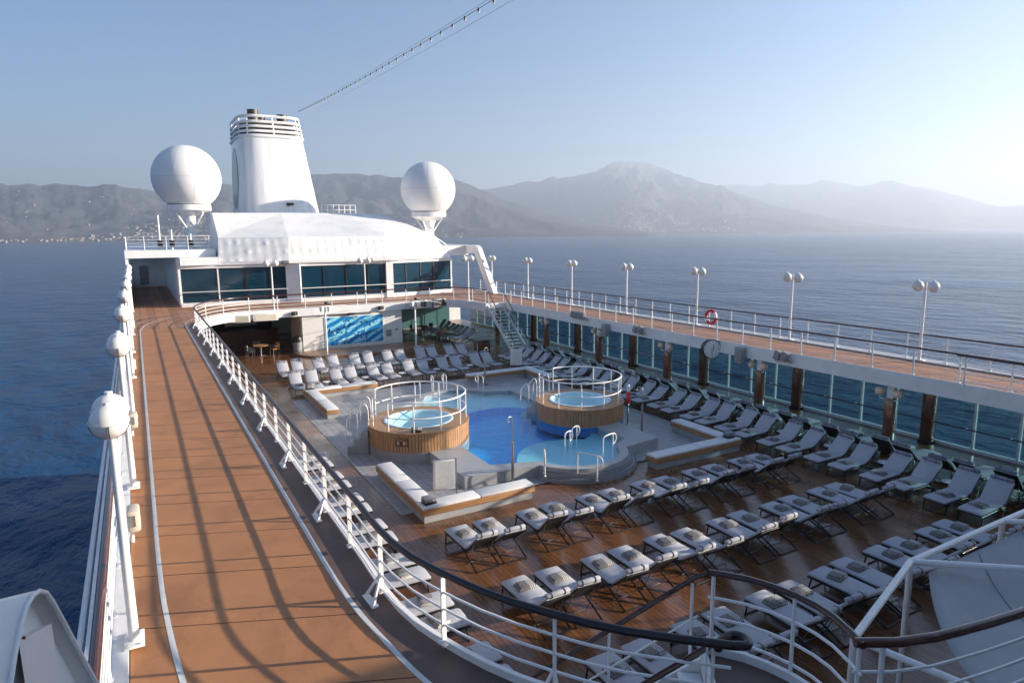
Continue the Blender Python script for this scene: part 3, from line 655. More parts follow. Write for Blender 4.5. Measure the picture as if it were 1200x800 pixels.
def make_lounger(bz, by, label, cat='sun lounger', pad=True):
    """foot towards +y; bz, by = rise and reach of the backrest"""
    r = thing('sun_lounger', label, cat)
    hinge = (-.22, .36)
    if pad:
        pad_profile([(1.14, .385), (1.08, .40), (.7, .405), (.2, .405), (-.12, .405), (-.20, .415)], .085, W2).build('seat_pad', pad_m, r, 50)
        pad_profile([(-.205, .425), (-.26, .45), (-.22-by*.5, .42+bz*.5), (-.22-by*.92, .42+bz*.93), (-.22-by, .42+bz)], .08, W2).build('back_pad', pad_m, r, 50)
        hb_ = MB().tube([(-W2+.03, -.22-by*.93, .50+bz*.93), (-W2+.06, -.22-by*.93, .50+bz*.93), (W2-.06, -.22-by*.93, .50+bz*.93), (W2-.03, -.22-by*.93, .50+bz*.93)], [.05, .068, .068, .05], 10, flat=.85).build('headrest', pad_m if len(used_kind) < 3 else trim_m, r, 60); used_kind.append(1)
        for s in (-.17, .17): MB().tube([(s, -.22-by*.93+.075*math.cos(a), .50+bz*.93+.066*math.sin(a)) for a in [2*math.pi*i/12 for i in range(12)]], .008, 4, True).build('strap', mesh_m, hb_)
    MB().box((0, .47, .335), (W2*2-.05, 1.30, .02)).build('sling', mesh_m, r, 0)
    mid = (-.22-by/2, .36+bz/2); an = math.atan2(bz, by)
    MB().box((0, mid[0], mid[1]), (W2*2-.05, math.hypot(by, bz), .02), 0, 0, -an).build('back_sling', mesh_m, r, 0)
    for s in (-1, 1):
        x = s*(W2-.012)
        MB().tube([(x, 1.13, .33), (x, -.24, .34)], .02, 6).build('side_rail', dark_metal, r, 60)
        MB().tube([(x, -.22, .35), (x, -.22-by, .36+bz)], .02, 6).build('back_rail', dark_metal, r, 60)
        MB().tube([(x, 1.02, .33), (x*1.02, 1.08, .0)], .02, 6).build('leg', dark_metal, r, 60)
        MB().tube(smoothpath([(x*1.03, -.02, .33), (x*1.04, -.35, .20), (x*1.04, -.80, .02)], .1), .024, 6).build('leg', dark_metal, r, 60)
        MB().tube([(x*.9, -.22-by*.62, .36+bz*.60), (x*.9, -.28, .02)], .013, 6).build('back_strut', alu, r, 60)
    MB().tube([(-W2, -.80, .02), (W2, -.80, .02)], .02, 6).build('floor_bar', dark_metal, r, 60)
    MB().tube([(-W2, 1.08, .02), (W2, 1.08, .02)], .014, 6).build('floor_bar', dark_metal, r, 60)
    MB().tube([(-W2, -.22-by, .36+bz), (W2, -.22-by, .36+bz)], .02, 6).build('head_bar', dark_metal, r, 60)
    MB().tube([(-W2*.9, -.28, .03), (W2*.9, -.28, .03)], .012, 6).build('floor_bar', alu, r, 60)
    return r
LOW = [make_lounger(.50, .58, 'x'), make_lounger(.44, .60, 'x'), make_lounger(.55, .55, 'x')]; HIGH = [make_lounger(.52, .58, 'x'), make_lounger(.58, .54, 'x'), make_lounger(.46, .61, 'x')]
tw = MB(); tw.box((0, 0, .03), (.46, .33, .06), 0, .02); tw.box((.02, .01, .073), (.40, .29, .035), 0, .014)
tw_mesh = tw.mesh('towel', towel_m)
used = set()
ORD = 'first second third fourth fifth sixth seventh eighth ninth tenth eleventh twelfth thirteenth fourteenth fifteenth sixteenth'.split()
def place(proto, x, y, rz, label, group, towel=True, tl=None, tgp=None):
    fresh = [q for q in proto if q not in used]; proto = fresh[0] if fresh else rnd.choice([proto[0], proto[0], proto[1], proto[2]])
    o = proto if proto not in used else copy_tree(proto); used.add(proto)
    o.location = (x, y, PD+.001); o.rotation_euler = (0, 0, rz+R(rnd.uniform(-3, 3))); tag(o, label, 'sun lounger', group)
    if towel:
        ly = .55+rnd.uniform(-.05, .05); a = rz
        t_ = bpy.data.objects.new('towel', tw_mesh); col.objects.link(t_)
        t_.location = (x-math.sin(a)*ly, y+math.cos(a)*ly, PD+.001+.448); t_.rotation_euler = (0, 0, a+R(rnd.gauss(0, 9)))
        tag(t_, tl, 'towel', tgp)
    return o
rows = ((15.02, 'row along the pool benches', 'row nearest the pool'), (11.72, 'middle of three parallel rows', 'middle row'), (8.38, 'row beside the canvas awning', 'row by the awning'))
for y0, ds, gs in rows:
    for k_ in range(6):
        for q in range(2):
            x0 = 7.22+2.2*k_+.88*q
            place(LOW, x0+rnd.uniform(-.03, .03), y0+rnd.uniform(-.05, .05), 0, 'lounger in '+ds+', '+ORD[k_]+' pair from curved railing, '+('railing-side' if q == 0 else 'far')+' seat', 'loungers in the '+gs, True, 'towel on '+('railing-side' if q == 0 else 'far')+' lounger, '+ORD[k_]+' pair from curved railing, '+ds, 'towels in the '+gs)
for y0, ds in ((35.95, 'row at the far corner bench'), (39.75, 'row at the stage edge')):
    for k_ in range(6):
        for q in range(2):
            x0 = 7.2+2.22*k_+.88*q
            if y0 > 38 and k_ == 0: x0 += .0
            place(HIGH, x0+rnd.uniform(-.03, .03), y0+.95+rnd.uniform(-.05, .05), math.pi, 'lounger in '+ds+', '+ORD[k_]+' pair from jogging track, '+('track-side' if q == 0 else 'far')+' seat', 'loungers, '+ds, True, 'towel on '+('track-side' if q == 0 else 'far')+' lounger, '+ORD[k_]+' pair from jogging track, '+ds, 'towels, '+ds)
k_ = 0; yy = 9.45
while yy < 38.6:
    for q in range(2):
        place(HIGH, 21.75, yy+.93*q+rnd.uniform(-.03, .03), R(90), 'lounger in shaded row facing pool, '+ORD[13-k_]+' pair from open stair, '+('stair-side' if q else 'far')+' seat', 'loungers of the shaded row', True, 'towel on '+('stair-side' if q else 'far')+' lounger, '+ORD[13-k_]+' pair from open stair, shaded row facing pool', 'towels of the shaded row')
    yy += 2.15; k_ += 1
yy = 8.25+.62; k_ = 0
while yy < 39:
    for q in range(2):
        place(HIGH, 24.05, yy+.86*q, R(-90), 'lounger facing glass screen, '+ORD[14-k_]+' pair from open stair, '+('stair-side' if q else 'far')+' seat', 'loungers facing the glass screen', False)
    yy += 2.05; k_ += 1
yy = 9.8; k_ = 0
while yy < 25:
    for q in range(2):
        place(LOW, 4.42, yy+.86*q+rnd.uniform(-.03, .03), R(-90), 'lounger below curved railing, '+ORD[k_]+' pair from forward stair, '+('far' if q else 'stair-side')+' seat', 'loungers below the curved railing', True, 'towel on '+('far' if q else 'stair-side')+' lounger below curved railing, '+ORD[k_]+' pair from forward stair', 'towels below the curved railing')
    yy += 2.25; k_ += 1
# small side tables between pairs
st = thing('side_table', 'small round white table between loungers', 'table', (0, 0, 0), 0, 'small tables between loungers')
MB().lathe([(0, .40), (.21, .40), (.225, .415), (.21, .43), (0, .43)], (0, 0, 0), 20).build('top', white, st); MB().tube([(0, 0, .01), (0, 0, .4)], .02, 8).build('stem', alu, st)
MB().lathe([(0, 0), (.17, 0), (.16, .02), (.03, .035)], (0, 0, 0), 16).build('foot', alu, st)
spots = [(7.2+2.22*k_+1.55, y0, 'small white table after '+ORD[k_]+' lounger pair from jogging track, '+('far bench row' if y0 < 38 else 'stage row')) for k_ in range(5) for y0 in (36.7, 40.4)]
spots += [(22.55, 9.45+2.15*k_+1.54, 'small white table before '+ORD[13-k_]+' lounger pair from open stair, shaded row') for k_ in range(13)]+[(24.0, 8.87+2.05*k_+1.45, 'small white table before '+ORD[14-k_]+' lounger pair from open stair, glass-side row') for k_ in range(12)]
for i, (x, y, lb) in enumerate(spots):
    o = st if i == 0 else copy_tree(st); o.location = (x, y, PD+.001); o['label'] = lb
# towel stacks
def stack(x, y, z, n, label, rz):
    r = thing('towel_stack', label, 'towels', (x, y, z), rz)
    for i in range(n): MB().box((rnd.uniform(-.01, .01), rnd.uniform(-.01, .01), .036+.072*i), (.40, .30, .07), R(rnd.uniform(-3, 3)), .02).build('towel', towel_m if i % 2 else trim_m if i else black, r)
stack(7.12, 17.86, PD+.507, 3, 'stack of dark and pale towels on the sunlit bench corner', R(5))
stack(19.85, 17.8, PD+.507, 3, 'stack of dark towels on the shaded bench corner', R(-4))
stack(7.45, 35.0, PD+.507, 4, 'stack of brown towels on the far sunlit bench corner', R(10))
stack(LT[0]-.72, LT[1]-1.60, -2.01, 2, 'small stack of brown towels on the rim of the sunlit tub', R(-20))
# ------------------------------------------------------------------ glass screen under the far promenade
gs = thing('glass_screen', 'tinted glass wind screen with white mullions below the far promenade', 'glass wall', (27.7, 25, PD))
pane = MB().b2(-.006, .006, -.75, .75, .12, 2.72).mesh('pane', side_glass, 0)
mul = MB().b2(-.05, .05, -.04, .04, .12, 2.735).mesh('mullion', white_rail, 0)
clip = MB().box((-.10, 0, .86), (.14, .07, .06), 0, .01).mesh('rail_bracket', white_rail)
def inst(me, name, parent, l, rz=0.0):
    o = bpy.data.objects.new(name, me); col.objects.link(o); o.parent = parent; o.location = l; o.rotation_euler = (0, 0, rz); return o
yy = 3.55
while yy < 57:
    inst(mul, 'mullion', gs, (0, yy-25, 0)); inst(pane, 'pane', gs, (0, yy+.77-25, 0)); inst(clip, 'rail_bracket', gs, (0, yy-25+.25, 0)); yy += 1.5375
MB().b2(-.09, .09, -21.9, 31.9, .0, .12).build('sill', white, gs, 0)
MB().tube([(-.18, -21.5, .88), (-.18, 0, .88), (-.18, 31.5, .88)], .03, 8).build('grab_rail', wood_rail, gs)
for k_ in range(8):
    y0 = 8.2+6.15*k_
    c = thing('outer_pillar', 'varnished brown pillar against the tinted glass screen, '+ORD[7-k_]+' from the lounge deckhouse', 'pillar', (27.42, y0, PD), 0, 'pillars at the glass screen')
    MB().b2(-.17, .17, -.22, .22, .003, 2.735, .02).build('shaft', column_m, c); MB().b2(-.2, .2, -.25, .25, .003, .1, .008).build('plinth', dark_metal, c)
    if y0 > 42: continue
    c = thing('inner_pillar', 'white-capped brown pillar with two globes under promenade edge, '+ORD[5-k_]+' from open stair', 'pillar', (24.72, y0, PD), 0, 'lamp pillars along the promenade edge')
    MB().b2(-.17, .17, -.17, .17, .003, 2.20, .02).build('shaft', column_m, c); MB().b2(-.12, .12, -.12, .12, 2.203, 2.72).build('cap', white, c, 0)
    for s in (-1, 1):
        MB().sphere((-.2, s*.36, 2.44), .17).build('globe', peach_globe_m, c, 60)
        MB().tube([(-.1, s*.1, 2.15), (-.2, s*.34, 2.18), (-.2, s*.36, 2.30)], .022, 6).build('lamp_arm', white_rail, c)

# ------------------------------------------------------------------ globe lamps on posts
def lamp_post(x, y, z, h, rz, label, group, lean=0.0):
    r = thing('lamp_post', label, 'lamp post', (x, y, z), rz, group)
    MB().tube([(0, 0, .0), (0, 0, h*.5), (0, 0, h+.16)], [.065, .055, .045], 12).build('pole', white_rail, r, 60)
    b = MB().box((0, 0, .012), (.42, .24, .024), 0, .004)
    for sx in (-.16, .16):
        for sy in (-.08, .08): b.lathe([(0, .03), (.018, .03), (.018, .022)], (sx, sy, .01), 8)
    b.build('base_plate', white_rail, r)
    MB().tube([(-.30, 0, h-.22), (-.05, 0, h-.12), (.05, 0, h-.12), (.30, 0, h-.22)], .022, 8).build('cross_arm', white_rail, r)
    for s in (-1, 1):
        g = MB().sphere((s*.31, 0, h), .215, 24, 14).build('globe', globe_m, r, 60)
        MB().lathe([(.219, -.012), (.226, -.012), (.226, .012), (.219, .012)], (s*.31, 0, h), 28).build('band', white_rail, g)
        MB().lathe([(0, .035), (.045, .035), (.05, 0), (.07, -.012)], (s*.31, 0, h+.212), 14).build('cap', white_rail, g)
        for a in (0, math.pi/2):
            MB().tube([(s*.31+.222*math.cos(q)*math.cos(a), .222*math.cos(q)*math.sin(a), h+.222*math.sin(q)) for q in [math.pi+math.pi*i/12 for i in range(13)]], .006, 4).build('guard', alu, g)
    return r
for k_ in range(8):
    lamp_post(-0.45, 9.55+6.33*k_, .063, 3.10, R(90), 'twin-globe lamp post at seaward edge of jogging track, '+ORD[7-k_]+' from the lounge deckhouse', 'lamps along the jogging track')
for k_ in range(8):
    lamp_post(27.62, 8.8+6.25*k_, .063, 3.03, R(90), 'twin-globe lamp post at outer railing of far promenade, '+ORD[7-k_]+' from the lounge deckhouse', 'lamps along the far promenade')
lamp_post(8.3, 49.15, .01, 3.35, 0, 'white twin-globe lamp on the balcony in front of the left lounge windows', None)
lamp_post(15.0, 49.15, .01, 3.35, 0, 'white twin-globe lamp on the balcony before the dark middle lounge window', None)
lamp_post(22.75, 47.3, .01, 3.35, 0, 'white twin-globe lamp on the balcony corner above the open stair', None)
# deck-edge light boxes
for i, y0 in enumerate((13.0, 20.3, 29.3, 42.4)):
    b_ = thing('light_box', 'cream light box inside the seaward railing, '+ORD[3-i]+' from the lounge deckhouse', 'light box', (-.42, y0, .30), 0, 'light boxes on the seaward railing')
    MB().box((0, 0, .15), (.20, .42, .40), 0, .045).build('housing', offwhite, b_); MB().box((-.02, -.215, .17), (.10, .02, .2), 0, .004).build('lens', alu, b_)
    MB().tube([(-.05, 0, -.29), (-.05, 0, .0)], .03, 8).build('stand', white_rail, b_)

# ------------------------------------------------------------------ aft deckhouse with lounge windows
dh = thing('lounge_deckhouse', 'white lounge deckhouse with tall dark windows and quilted sloping roof', 'deckhouse', (CX, 55, 0))
def D(b): return loc(b, (CX, 55, 0))
WP = [(2.80, 55.7), (10.45, 54.8), (11.35, 54.35), (18.40, 54.35), (18.95, 54.35), (25.1, 55.85)]
def at_wall(seg, f):
    a, b = Vector(WP[seg]), Vector(WP[seg+1]); p = a+(b-a)*f; tdir = (b-a).normalized(); return p, math.atan2(tdir.y, tdir.x)
def wbox(seg, f0, f1, z0, z1, th, name, m, proud=0.0, ch=0.0):
    a, b = Vector(WP[seg]), Vector(WP[seg+1]); l = (b-a).length; p = a+(b-a)*((f0+f1)/2); rz = math.atan2(b.y-a.y, b.x-a.x)
    nrm = Vector((math.sin(rz), -math.cos(rz))); p = p+nrm*proud
    return D(MB().box((p.x, p.y, (z0+z1)/2), (l*(f1-f0), th, z1-z0), rz, ch)).build(name, m, dh, 0 if not ch else 35)
for seg, cuts in ((0, (0.0, .345, .60, .83, 1.0)), (2, (0.0, .26, .52, .78, 1.0)), (4, (0.0, .22, .46, .68, 1.0))):
    for i in range(len(cuts)-1):
        wbox(seg, cuts[i]+.006, cuts[i+1]-.006, .30, 2.86, .04, 'window_pane', house_glass)
        wbox(seg, cuts[i]-.007, cuts[i]+.007, .30, 2.86, .14, 'mullion', white if i == 0 or (seg == 0 and i == 1) else black, .01)
    wbox(seg, 0, 1, .006, .295, .24, 'sill_wall', white, .03); wbox(seg, 0, 1, 2.865, 3.10, .24, 'header', white, .03)
for seg in (1, 3): wbox(seg, -.05, 1.05, .006, 3.10, .42, 'pier', white, .05)
for (x, y_) in (WP[0], WP[-1]): D(MB().box((x, y_, 1.55), (.16, .22, 3.09))).build('corner_post', white, dh, 0)
# dim lounge behind the panes
D(MB().b2(2.9, 25.0, 62, 62.2, .006, 3.1)).build('inner_wall', dark_metal, dh, 0); D(MB().b2(2.72, 2.88, 55.75, 88, .006, 3.6)).build('side_wall', white, dh, 0)
D(MB().b2(25.0, 25.16, 55.9, 88, .006, 3.1)).build('side_wall', white, dh, 0)
roof_m, t, p = nt('quilted_white_roof')
tc = N(t, 'TexCoord'); bk = N(t, 'TexVoronoi', Scale=1.5); bk.feature = 'SMOOTH_F1'; bk.inputs['Randomness'].default_value = 0.15; L(t, tc.outputs['Object'], bk.inputs['Vector'])
bp = N(t, 'Bump', Strength=0.7, Distance=0.14); bp.invert = True; L(t, bk.outputs['Distance'], bp.inputs['Height']); L(t, bp.outputs[0], p.inputs['Normal'])
ns = N(t, 'TexNoise', Scale=1.2, Detail=5.0); L(t, tc.outputs['Object'], ns.inputs['Vector']); L(t, ramp(t, ns.outputs['Fac'], [(.3, (.72, .71, .69)), (.7, (.82, .81, .79))]), p.inputs['Base Color']); p.inputs['Roughness'].default_value = .5
def loft(rings, close_ends=True):
    b = MB(); k = len(rings[0]); b.add([v for r_ in rings for v in r_], [(i*k+j, i*k+j+1, (i+1)*k+j+1, (i+1)*k+j) for i in range(len(rings)-1) for j in range(k-1)]); return b
E0 = [(5.55, 60, 3.12), (5.55, 55.30, 3.12), (10.5, 54.10, 3.12), (18.7, 53.80, 3.12), (25.0, 55.75, 3.12), (25.0, 60, 3.12)]
E1 = [(x, y_, 3.34) for x, y_, z in E0]
E2 = [(5.55, 62, 5.15), (5.75, 56.3, 5.15), (10.7, 54.80, 5.15), (18.5, 54.50, 5.15), (24.0, 56.9, 5.15), (24.0, 62, 5.15)]
E3 = [(5.9, 66, 7.18), (6.0, 61.8, 7.18), (11.5, 61.4, 7.22), (17.0, 61.4, 7.22), (21.0, 61.8, 7.10), (21.4, 66, 7.0)]
E4 = [(5.9, 82, 7.18), (6.0, 82, 7.18), (11.5, 82, 7.22), (17.0, 82, 7.22), (21.0, 82, 7.10), (21.4, 82, 7.0)]
D(loft([E0, E1])).build('eave_band', white, dh, 0)
D(loft([E1, E2])).build('roof_skirt', roof_m, dh, 0)
D(loft([E2, E3])).build('roof_slope', mat('roof_membrane', (.80, .79, .77), .5, var=.08, scale=.8, stain=.1), dh, 0)
D(loft([E3, E4])).build('flat_roof', white, dh, 25)
D(MB().prism([(5.5, 55.1), (10.5, 54.45), (18.7, 54.0), (25.0, 55.45), (25.0, 88), (5.5, 88)], 3.104, 3.118)).build('ceiling', white, dh, 0)
# left wing over the promenade
D(MB().b2(-0.62, 5.5, 56.3, 88, 3.72, 4.28)).build('wing_roof', white, dh, 0)
D(MB().b2(2.9, 5.52, 55.2, 56.29, 3.12, 3.70)).build('wing_fascia', white, dh, 0)
D(MB().b2(-0.62, -0.46, 56.4, 88, 0.065, 1.0)).build('wing_bulwark', white, dh, 0)
for q in range(9): D(MB().b2(-0.62, -0.42, 56.35+3.9*q, 56.75+3.9*q, 1.003 if q else .065, 3.715)).build('wing_post', white, dh, 0)
D(MB().b2(-0.38, 2.70, 80, 80.2, 0.01, 3.715)).build('passage_end', white, dh, 0)
D(MB().b2(0.3, 1.1, 79.9, 79.99, 0.3, 2.2)).build('passage_door', grey_m, dh, 0)
# wall rail in front of the lounge windows
for seg in (0, 2, 4):
    a, b = Vector(WP[seg]), Vector(WP[seg+1]); D(MB().tube([(a.x, a.y-.32, 1.12), (b.x, b.y-.32, 1.12)], .03, 8)).build('window_rail', white_rail, dh)
# right shoulder and raked strut
D(MB().b2(24.3, 27.3, 56.6, 70, 3.3, 4.15)).build('shoulder_roof', white, dh, 0)
poly = [(70, 4.25), (54.6, 4.22), (54.1, 4.0), (51.1, .065), (52.1, .065), (54.75, 3.5), (70, 3.5)]
b = MB(); kk = len(poly); b.add([(27.0, y_, z) for y_, z in poly]+[(27.45, y_, z) for y_, z in poly], [tuple(range(kk)), tuple(range(2*kk-1, kk-1, -1))]+[(i, kk+i, kk+(i+1) % kk, (i+1) % kk) for i in range(kk)])
D(b).build('raked_strut', white, dh, 0)
# fittings on the wing roof
for (x, y_, h, lb) in ((2.6, 57.6, 1.5, 'middle-height'), (1.8, 58.2, 2.6, 'tallest'), (3.9, 57.4, 1.2, 'shortest')):
    v = thing('vent_mast', lb+' of three thin masts on the low roof beside the left radar dome', 'mast', (x, y_, 4.285), 0, 'fittings on the low roof'); MB().tube([(0, 0, 0), (0, 0, h)], .07, 8).build('pipe', white_rail, v); MB().box((0, 0, .45), (.35, .3, .5), 0, .03).build('box', black, v)
# eave floodlights
for (x, y_, z) in ((10.2, 54.2, 3.2), (16.8, 53.75, 3.25)):
    f = thing('eave_floodlight', 'small dark floodlight under the lounge eave near the '+('left' if x < 12 else 'right')+' white pier', 'floodlight', (x, y_, z), 0, 'eave floodlights')
    MB().box((0, -.12, 0), (.5, .22, .24), 0, .02).build('housing', black, f); MB().box((0, -.235, 0), (.4, .012, .17)).build('lens', alu, f)

# radar domes
def dome(x, y, zb, zc, r, label):
    o = thing('radar_dome', label, 'radome', (x, y, zb)); h = zc-zb
    m_ = mat('radome_shell', (.80, .79, .77), .4, var=.035, scale=.7)
    b0 = -r*.80
    prof = [(max(.001, r*math.cos(a)), r*math.sin(a)) for a in [math.asin(-.80)+(math.pi/2-math.asin(-.80))*i/26 for i in range(27)]]
    sh = MB().lathe(prof, (0, 0, h), 56).build('shell', m_, o, 60)
    seam = mat('radome_seam', (.42, .41, .40), .6)
    MB().lathe([(r-.01, -.008), (r+.003, -.008), (r+.003, .008), (r-.01, .008)], (0, 0, h), 56).build('seam', seam, sh)
    for a in range(0, 180, 30):
        ca, sa = math.cos(R(a+8)), math.sin(R(a+8))
        MB().tube([(ca*(r+.002)*math.cos(q), sa*(r+.002)*math.cos(q), h+(r+.002)*math.sin(q)) for q in [math.asin(-.79)+(math.pi-2*math.asin(-.79))*i/40 for i in range(41)]], .005, 4).build('seam', seam, sh)
    rb = r*.60
    MB().lathe([(rb-.02, h-r*.82), (rb+.10, h-r*.82), (rb+.10, h-r*.99), (rb-.1, h-r*1.02), (.35, h-r*1.18), (.0, h-r*1.18)], (0, 0, 0), 40).build('base_ring', white, o)
    MB().tube([(0, 0, 0), (0, 0, h*.35), (0, 0, h-r*1.12)], [.50, .42, .40], 20).build('pedestal', white, o, 60)
    for a in (40, 130, 220, 310):
        MB().tube([(.40*math.cos(R(a)), .40*math.sin(R(a)), h-r*1.55), (rb*.9*math.cos(R(a)), rb*.9*math.sin(R(a)), h-r*1.05)], .07, 8).build('bracket', white, o)
    MB().tube([(.3, 0, 1.0), (1.9, .2, .0)], .05, 8).build('stay', white, o)
dome(4.25, 61.2, 4.285, 9.93, 2.60, 'large white radar dome on a pedestal left of the funnel')
dome(24.9, 60.2, 4.155, 9.43, 2.58, 'large white radar dome on a pedestal right of the funnel')

# funnel
fn = thing('funnel', 'tall white ship funnel tapering upward with louvred rings and exhaust pipes', 'funnel', (11.9, 71, 7.2))
def fring(z):
    f = z/8.7; x0, x1 = -2.85+.30*f, 4.6-1.55*f; y0, y1 = -5.0+.4*f, 5.0-1.4*f; cx_, cy_ = (x0+x1)/2, (y0+y1)/2; a, b_ = (x1-x0)/2, (y1-y0)/2; e = .45; out = []
    for i in range(64):
        q = 2*math.pi*i/64; c_, s_ = math.cos(q), math.sin(q)
        out.append((cx_+a*math.copysign(abs(c_)**e, c_), cy_+b_*math.copysign(abs(s_)**e, s_), z))
    return out
def fshell(z0, z1, n=10, grow=0.0):
    rs = [fring(z0+(z1-z0)*i/n) for i in range(n+1)]
    b = MB(); k = 64; b.add([v for r_ in rs for v in r_], [(i*k+j, i*k+(j+1) % k, (i+1)*k+(j+1) % k, (i+1)*k+j) for i in range(n) for j in range(k)]); return b
fpaint = mat('funnel_enamel', (.80, .79, .78), .18, var=.10, scale=.9, coat=.4, stretch=(2.2, 2.2, .12), stain=.16)
fshell(0, 7.0).build('casing', fpaint, fn, 40)
core = MB()
rs = [[(x*.86, y_*.86, z) for x, y_, z in fring(zz)] for zz in (6.8, 8.5)]
core.add(rs[0]+rs[1], [(j, (j+1) % 64, 64+(j+1) % 64, 64+j) for j in range(64)]+[tuple(range(64, 128))]); core.build('inner_casing', mat('soot_grey', (.10, .085, .07), .7, var=.4), fn, 40)
for i, zz in enumerate((7.0, 7.42, 7.84, 8.26, 8.75)):
    ring = fring(zz+.12)
    MB().tube([(x, y_, z) for x, y_, z in ring], .13 if i else .16, 6, True).build('louvre_ring', white, fn, 60)
for j in range(0, 64, 6):
    a, b_ = fring(7.0)[j], fring(8.85)[j]; MB().tube([a, b_], .07, 6).build('stay', white, fn)
for (x, y_, z1) in ((-1.0, -2.2, 9.75), (-.2, -1.0, 9.5), (1.75, -1.6, 9.55), (1.0, .6, 9.3)):
    MB().lathe([(.5, 8.3), (.5, z1), (.42, z1), (.42, z1-.4), (0, z1-.4)], (x, y_, 0), 20).build('exhaust_pipe', mat('exhaust_steel', (.08, .07, .062), .5, .5, var=.3), fn)
em = mat('teal_emblem', (.02, .13, .16), .12, var=.5, scale=.8)
b = MB(); pts = [(3.3*math.cos(q)*.62-.2, 3.5+2.9*math.sin(q)) for q in [2*math.pi*i/40 for i in range(40)]]
b.add([(-2.86+.30*z/8.7-.012, y_, z) for y_, z in pts], [tuple(range(40))]); b.build('emblem', em, fn, 0)
MB().tube([(1.2, -5.15, .9), (1.2, -4.8, .9)], .2, 8).build('horn_bracket', alu, fn); MB().tube([(.95, -5.35, .95), (1.6, -5.35, .95)], .11, 8).build('horn', dark_metal, fn)
rl = MB()
for i in range(7): rl.tube([(16.2+i*.55-11.9, 66-71, 0), (16.2+i*.55-11.9, 66-71, .9)], .035, 6)
for h in (.45, .9): rl.tube([(16.2-11.9, -5, h), (19.5-11.9, -5, h)], .035, 6)
r_ = thing('roof_railing', 'short white railing on the lounge roof beside the funnel', 'railing', (11.9, 71, 7.21)); rl.build('rail_frame', white_rail, r_)

# string of lights and stays
def wire(p0, p1, sag, n=60): return [tuple(Vector(p0).lerp(Vector(p1), i/n)-Vector((0, 0, 4*sag*(i/n)*(1-i/n)))) for i in range(n+1)]
sl = thing('string_lights', 'string of bulbs slung from the funnel top across the sky', 'string lights', (13.9, 68, 16.0))
p0, p1 = (0, 0, 0), (13.9-13.9-7.1, 4-68, 24.6-16.0)
def uny(px, py, Y):
    d_ = ray(px, py); k2 = (Y-CAM.y)/d_.y; return CAM+d_*k2
q0, q1 = uny(349, 131, 67.0), uny(562, 0, 22.0); ext = q1+(q1-q0)*.35
q0r, q1r = tuple(q0-Vector((13.9, 68, 16))), tuple(ext-Vector((13.9, 68, 16)))
W = wire(q0r, q1r, .35, 46)
MB().tube(W, .011, 5).build('cable', black, sl); MB().tube([(x, y_, z+.03+.10*math.sin(i/46*math.pi)) for i, (x, y_, z) in enumerate(W)], .006, 4).build('carrier_wire', black, sl)
bulb = MB().sphere((0, 0, -.12), .035, 10, 8).mesh('bulb', globe_m, 60); sock = MB().tube([(0, 0, -.10), (0, 0, .03)], .04, 8).mesh('socket', black)
for i in range(1, 46): 
    o = inst(bulb, 'bulb', sl, W[i]); inst(sock, 'socket', o, (0, 0, 0))
w2 = thing('stay_wire', 'thin bare stay wire from the funnel across the sky', 'wire', (14.3, 66, 15.8))
a0, a1 = uny(357, 135, 66.0), uny(592, 0, 22.0); a1 = a1+(a1-a0)*.35
MB().tube(wire(tuple(a0-Vector((14.3, 66, 15.8))), tuple(a1-Vector((14.3, 66, 15.8))), .2), .009, 5).build('strand', alu, w2)

# ------------------------------------------------------------------ under the balcony
cream_wall = mat('cream_wall', (.70, .68, .64), .6, var=.06)
mw = thing('mural_wall', 'cream wall panel carrying the fish mural behind the stage', 'wall', (13.9, 49.0, PD))
MB().b2(-3.75, 3.85, 0.0, .25, .003, 2.74).build('panel', cream_wall, mw, 0); MB().b2(-3.78, -3.5, .255, 4.0, .003, 2.735).build('return_panel', cream_wall, mw, 0)
MB().box((2.75, -.02, .95), (.42, .05, .5)).build('vent_grille', grey_m, mw); MB().box((3.4, -.02, 1.2), (.14, .05, .18)).build('switch_box', grey_m, mw)
def mural_mat(seed):
    m, t, p = nt('fish_mural'); tc = N(t, 'TexCoord'); mp = N(t, 'Mapping'); mp.inputs['Location'].default_value = (seed, 0, 0); mp.inputs['Rotation'].default_value = (0, R(24), 0); L(t, tc.outputs['Object'], mp.inputs['Vector'])
    w = N(t, 'TexWave', Scale=.55, Distortion=5.0, Detail=3.0); w.bands_direction = 'Z'; L(t, mp.outputs[0], w.inputs['Vector'])
    mp2 = N(t, 'Mapping'); mp2.inputs['Location'].default_value = (seed, 0, 0); mp2.inputs['Scale'].default_value = (3.4, 1, 5.6); L(t, tc.outputs['Object'], mp2.inputs['Vector'])
    v = N(t, 'TexVoronoi', Scale=1.0); L(t, mp2.outputs[0], v.inputs['Vector'])
    base = ramp(t, w.outputs['Fac'], [(.1, (.015, .17, .44)), (.55, (.05, .38, .66)), (.9, (.30, .66, .80))])
    lt = N(t, 'Math', operation='LESS_THAN'); L(t, v.outputs['Distance'], lt.inputs[0]); lt.inputs[1].default_value = .30
    sp = N(t, 'SeparateColor'); L(t, v.outputs['Color'], sp.inputs[0]); fish = ramp(t, sp.outputs[0], [(.0, (.01, .03, .10)), (.62, (.012, .05, .16)), (.72, (.75, .60, .15)), (.86, (.75, .78, .78))])
    mx = N(t, 'Mix', data_type='RGBA'); L(t, lt.outputs[0], mx.inputs[0]); L(t, base, mx.inputs[6]); L(t, fish, mx.inputs[7]); L(t, mx.outputs[2], p.inputs['Base Color']); p.inputs['Roughness'].default_value = .25
    return m
mu = thing('fish_mural', 'blue mural of fish in three panels on the cream wall', 'mural', (14.0, 48.95, PD))
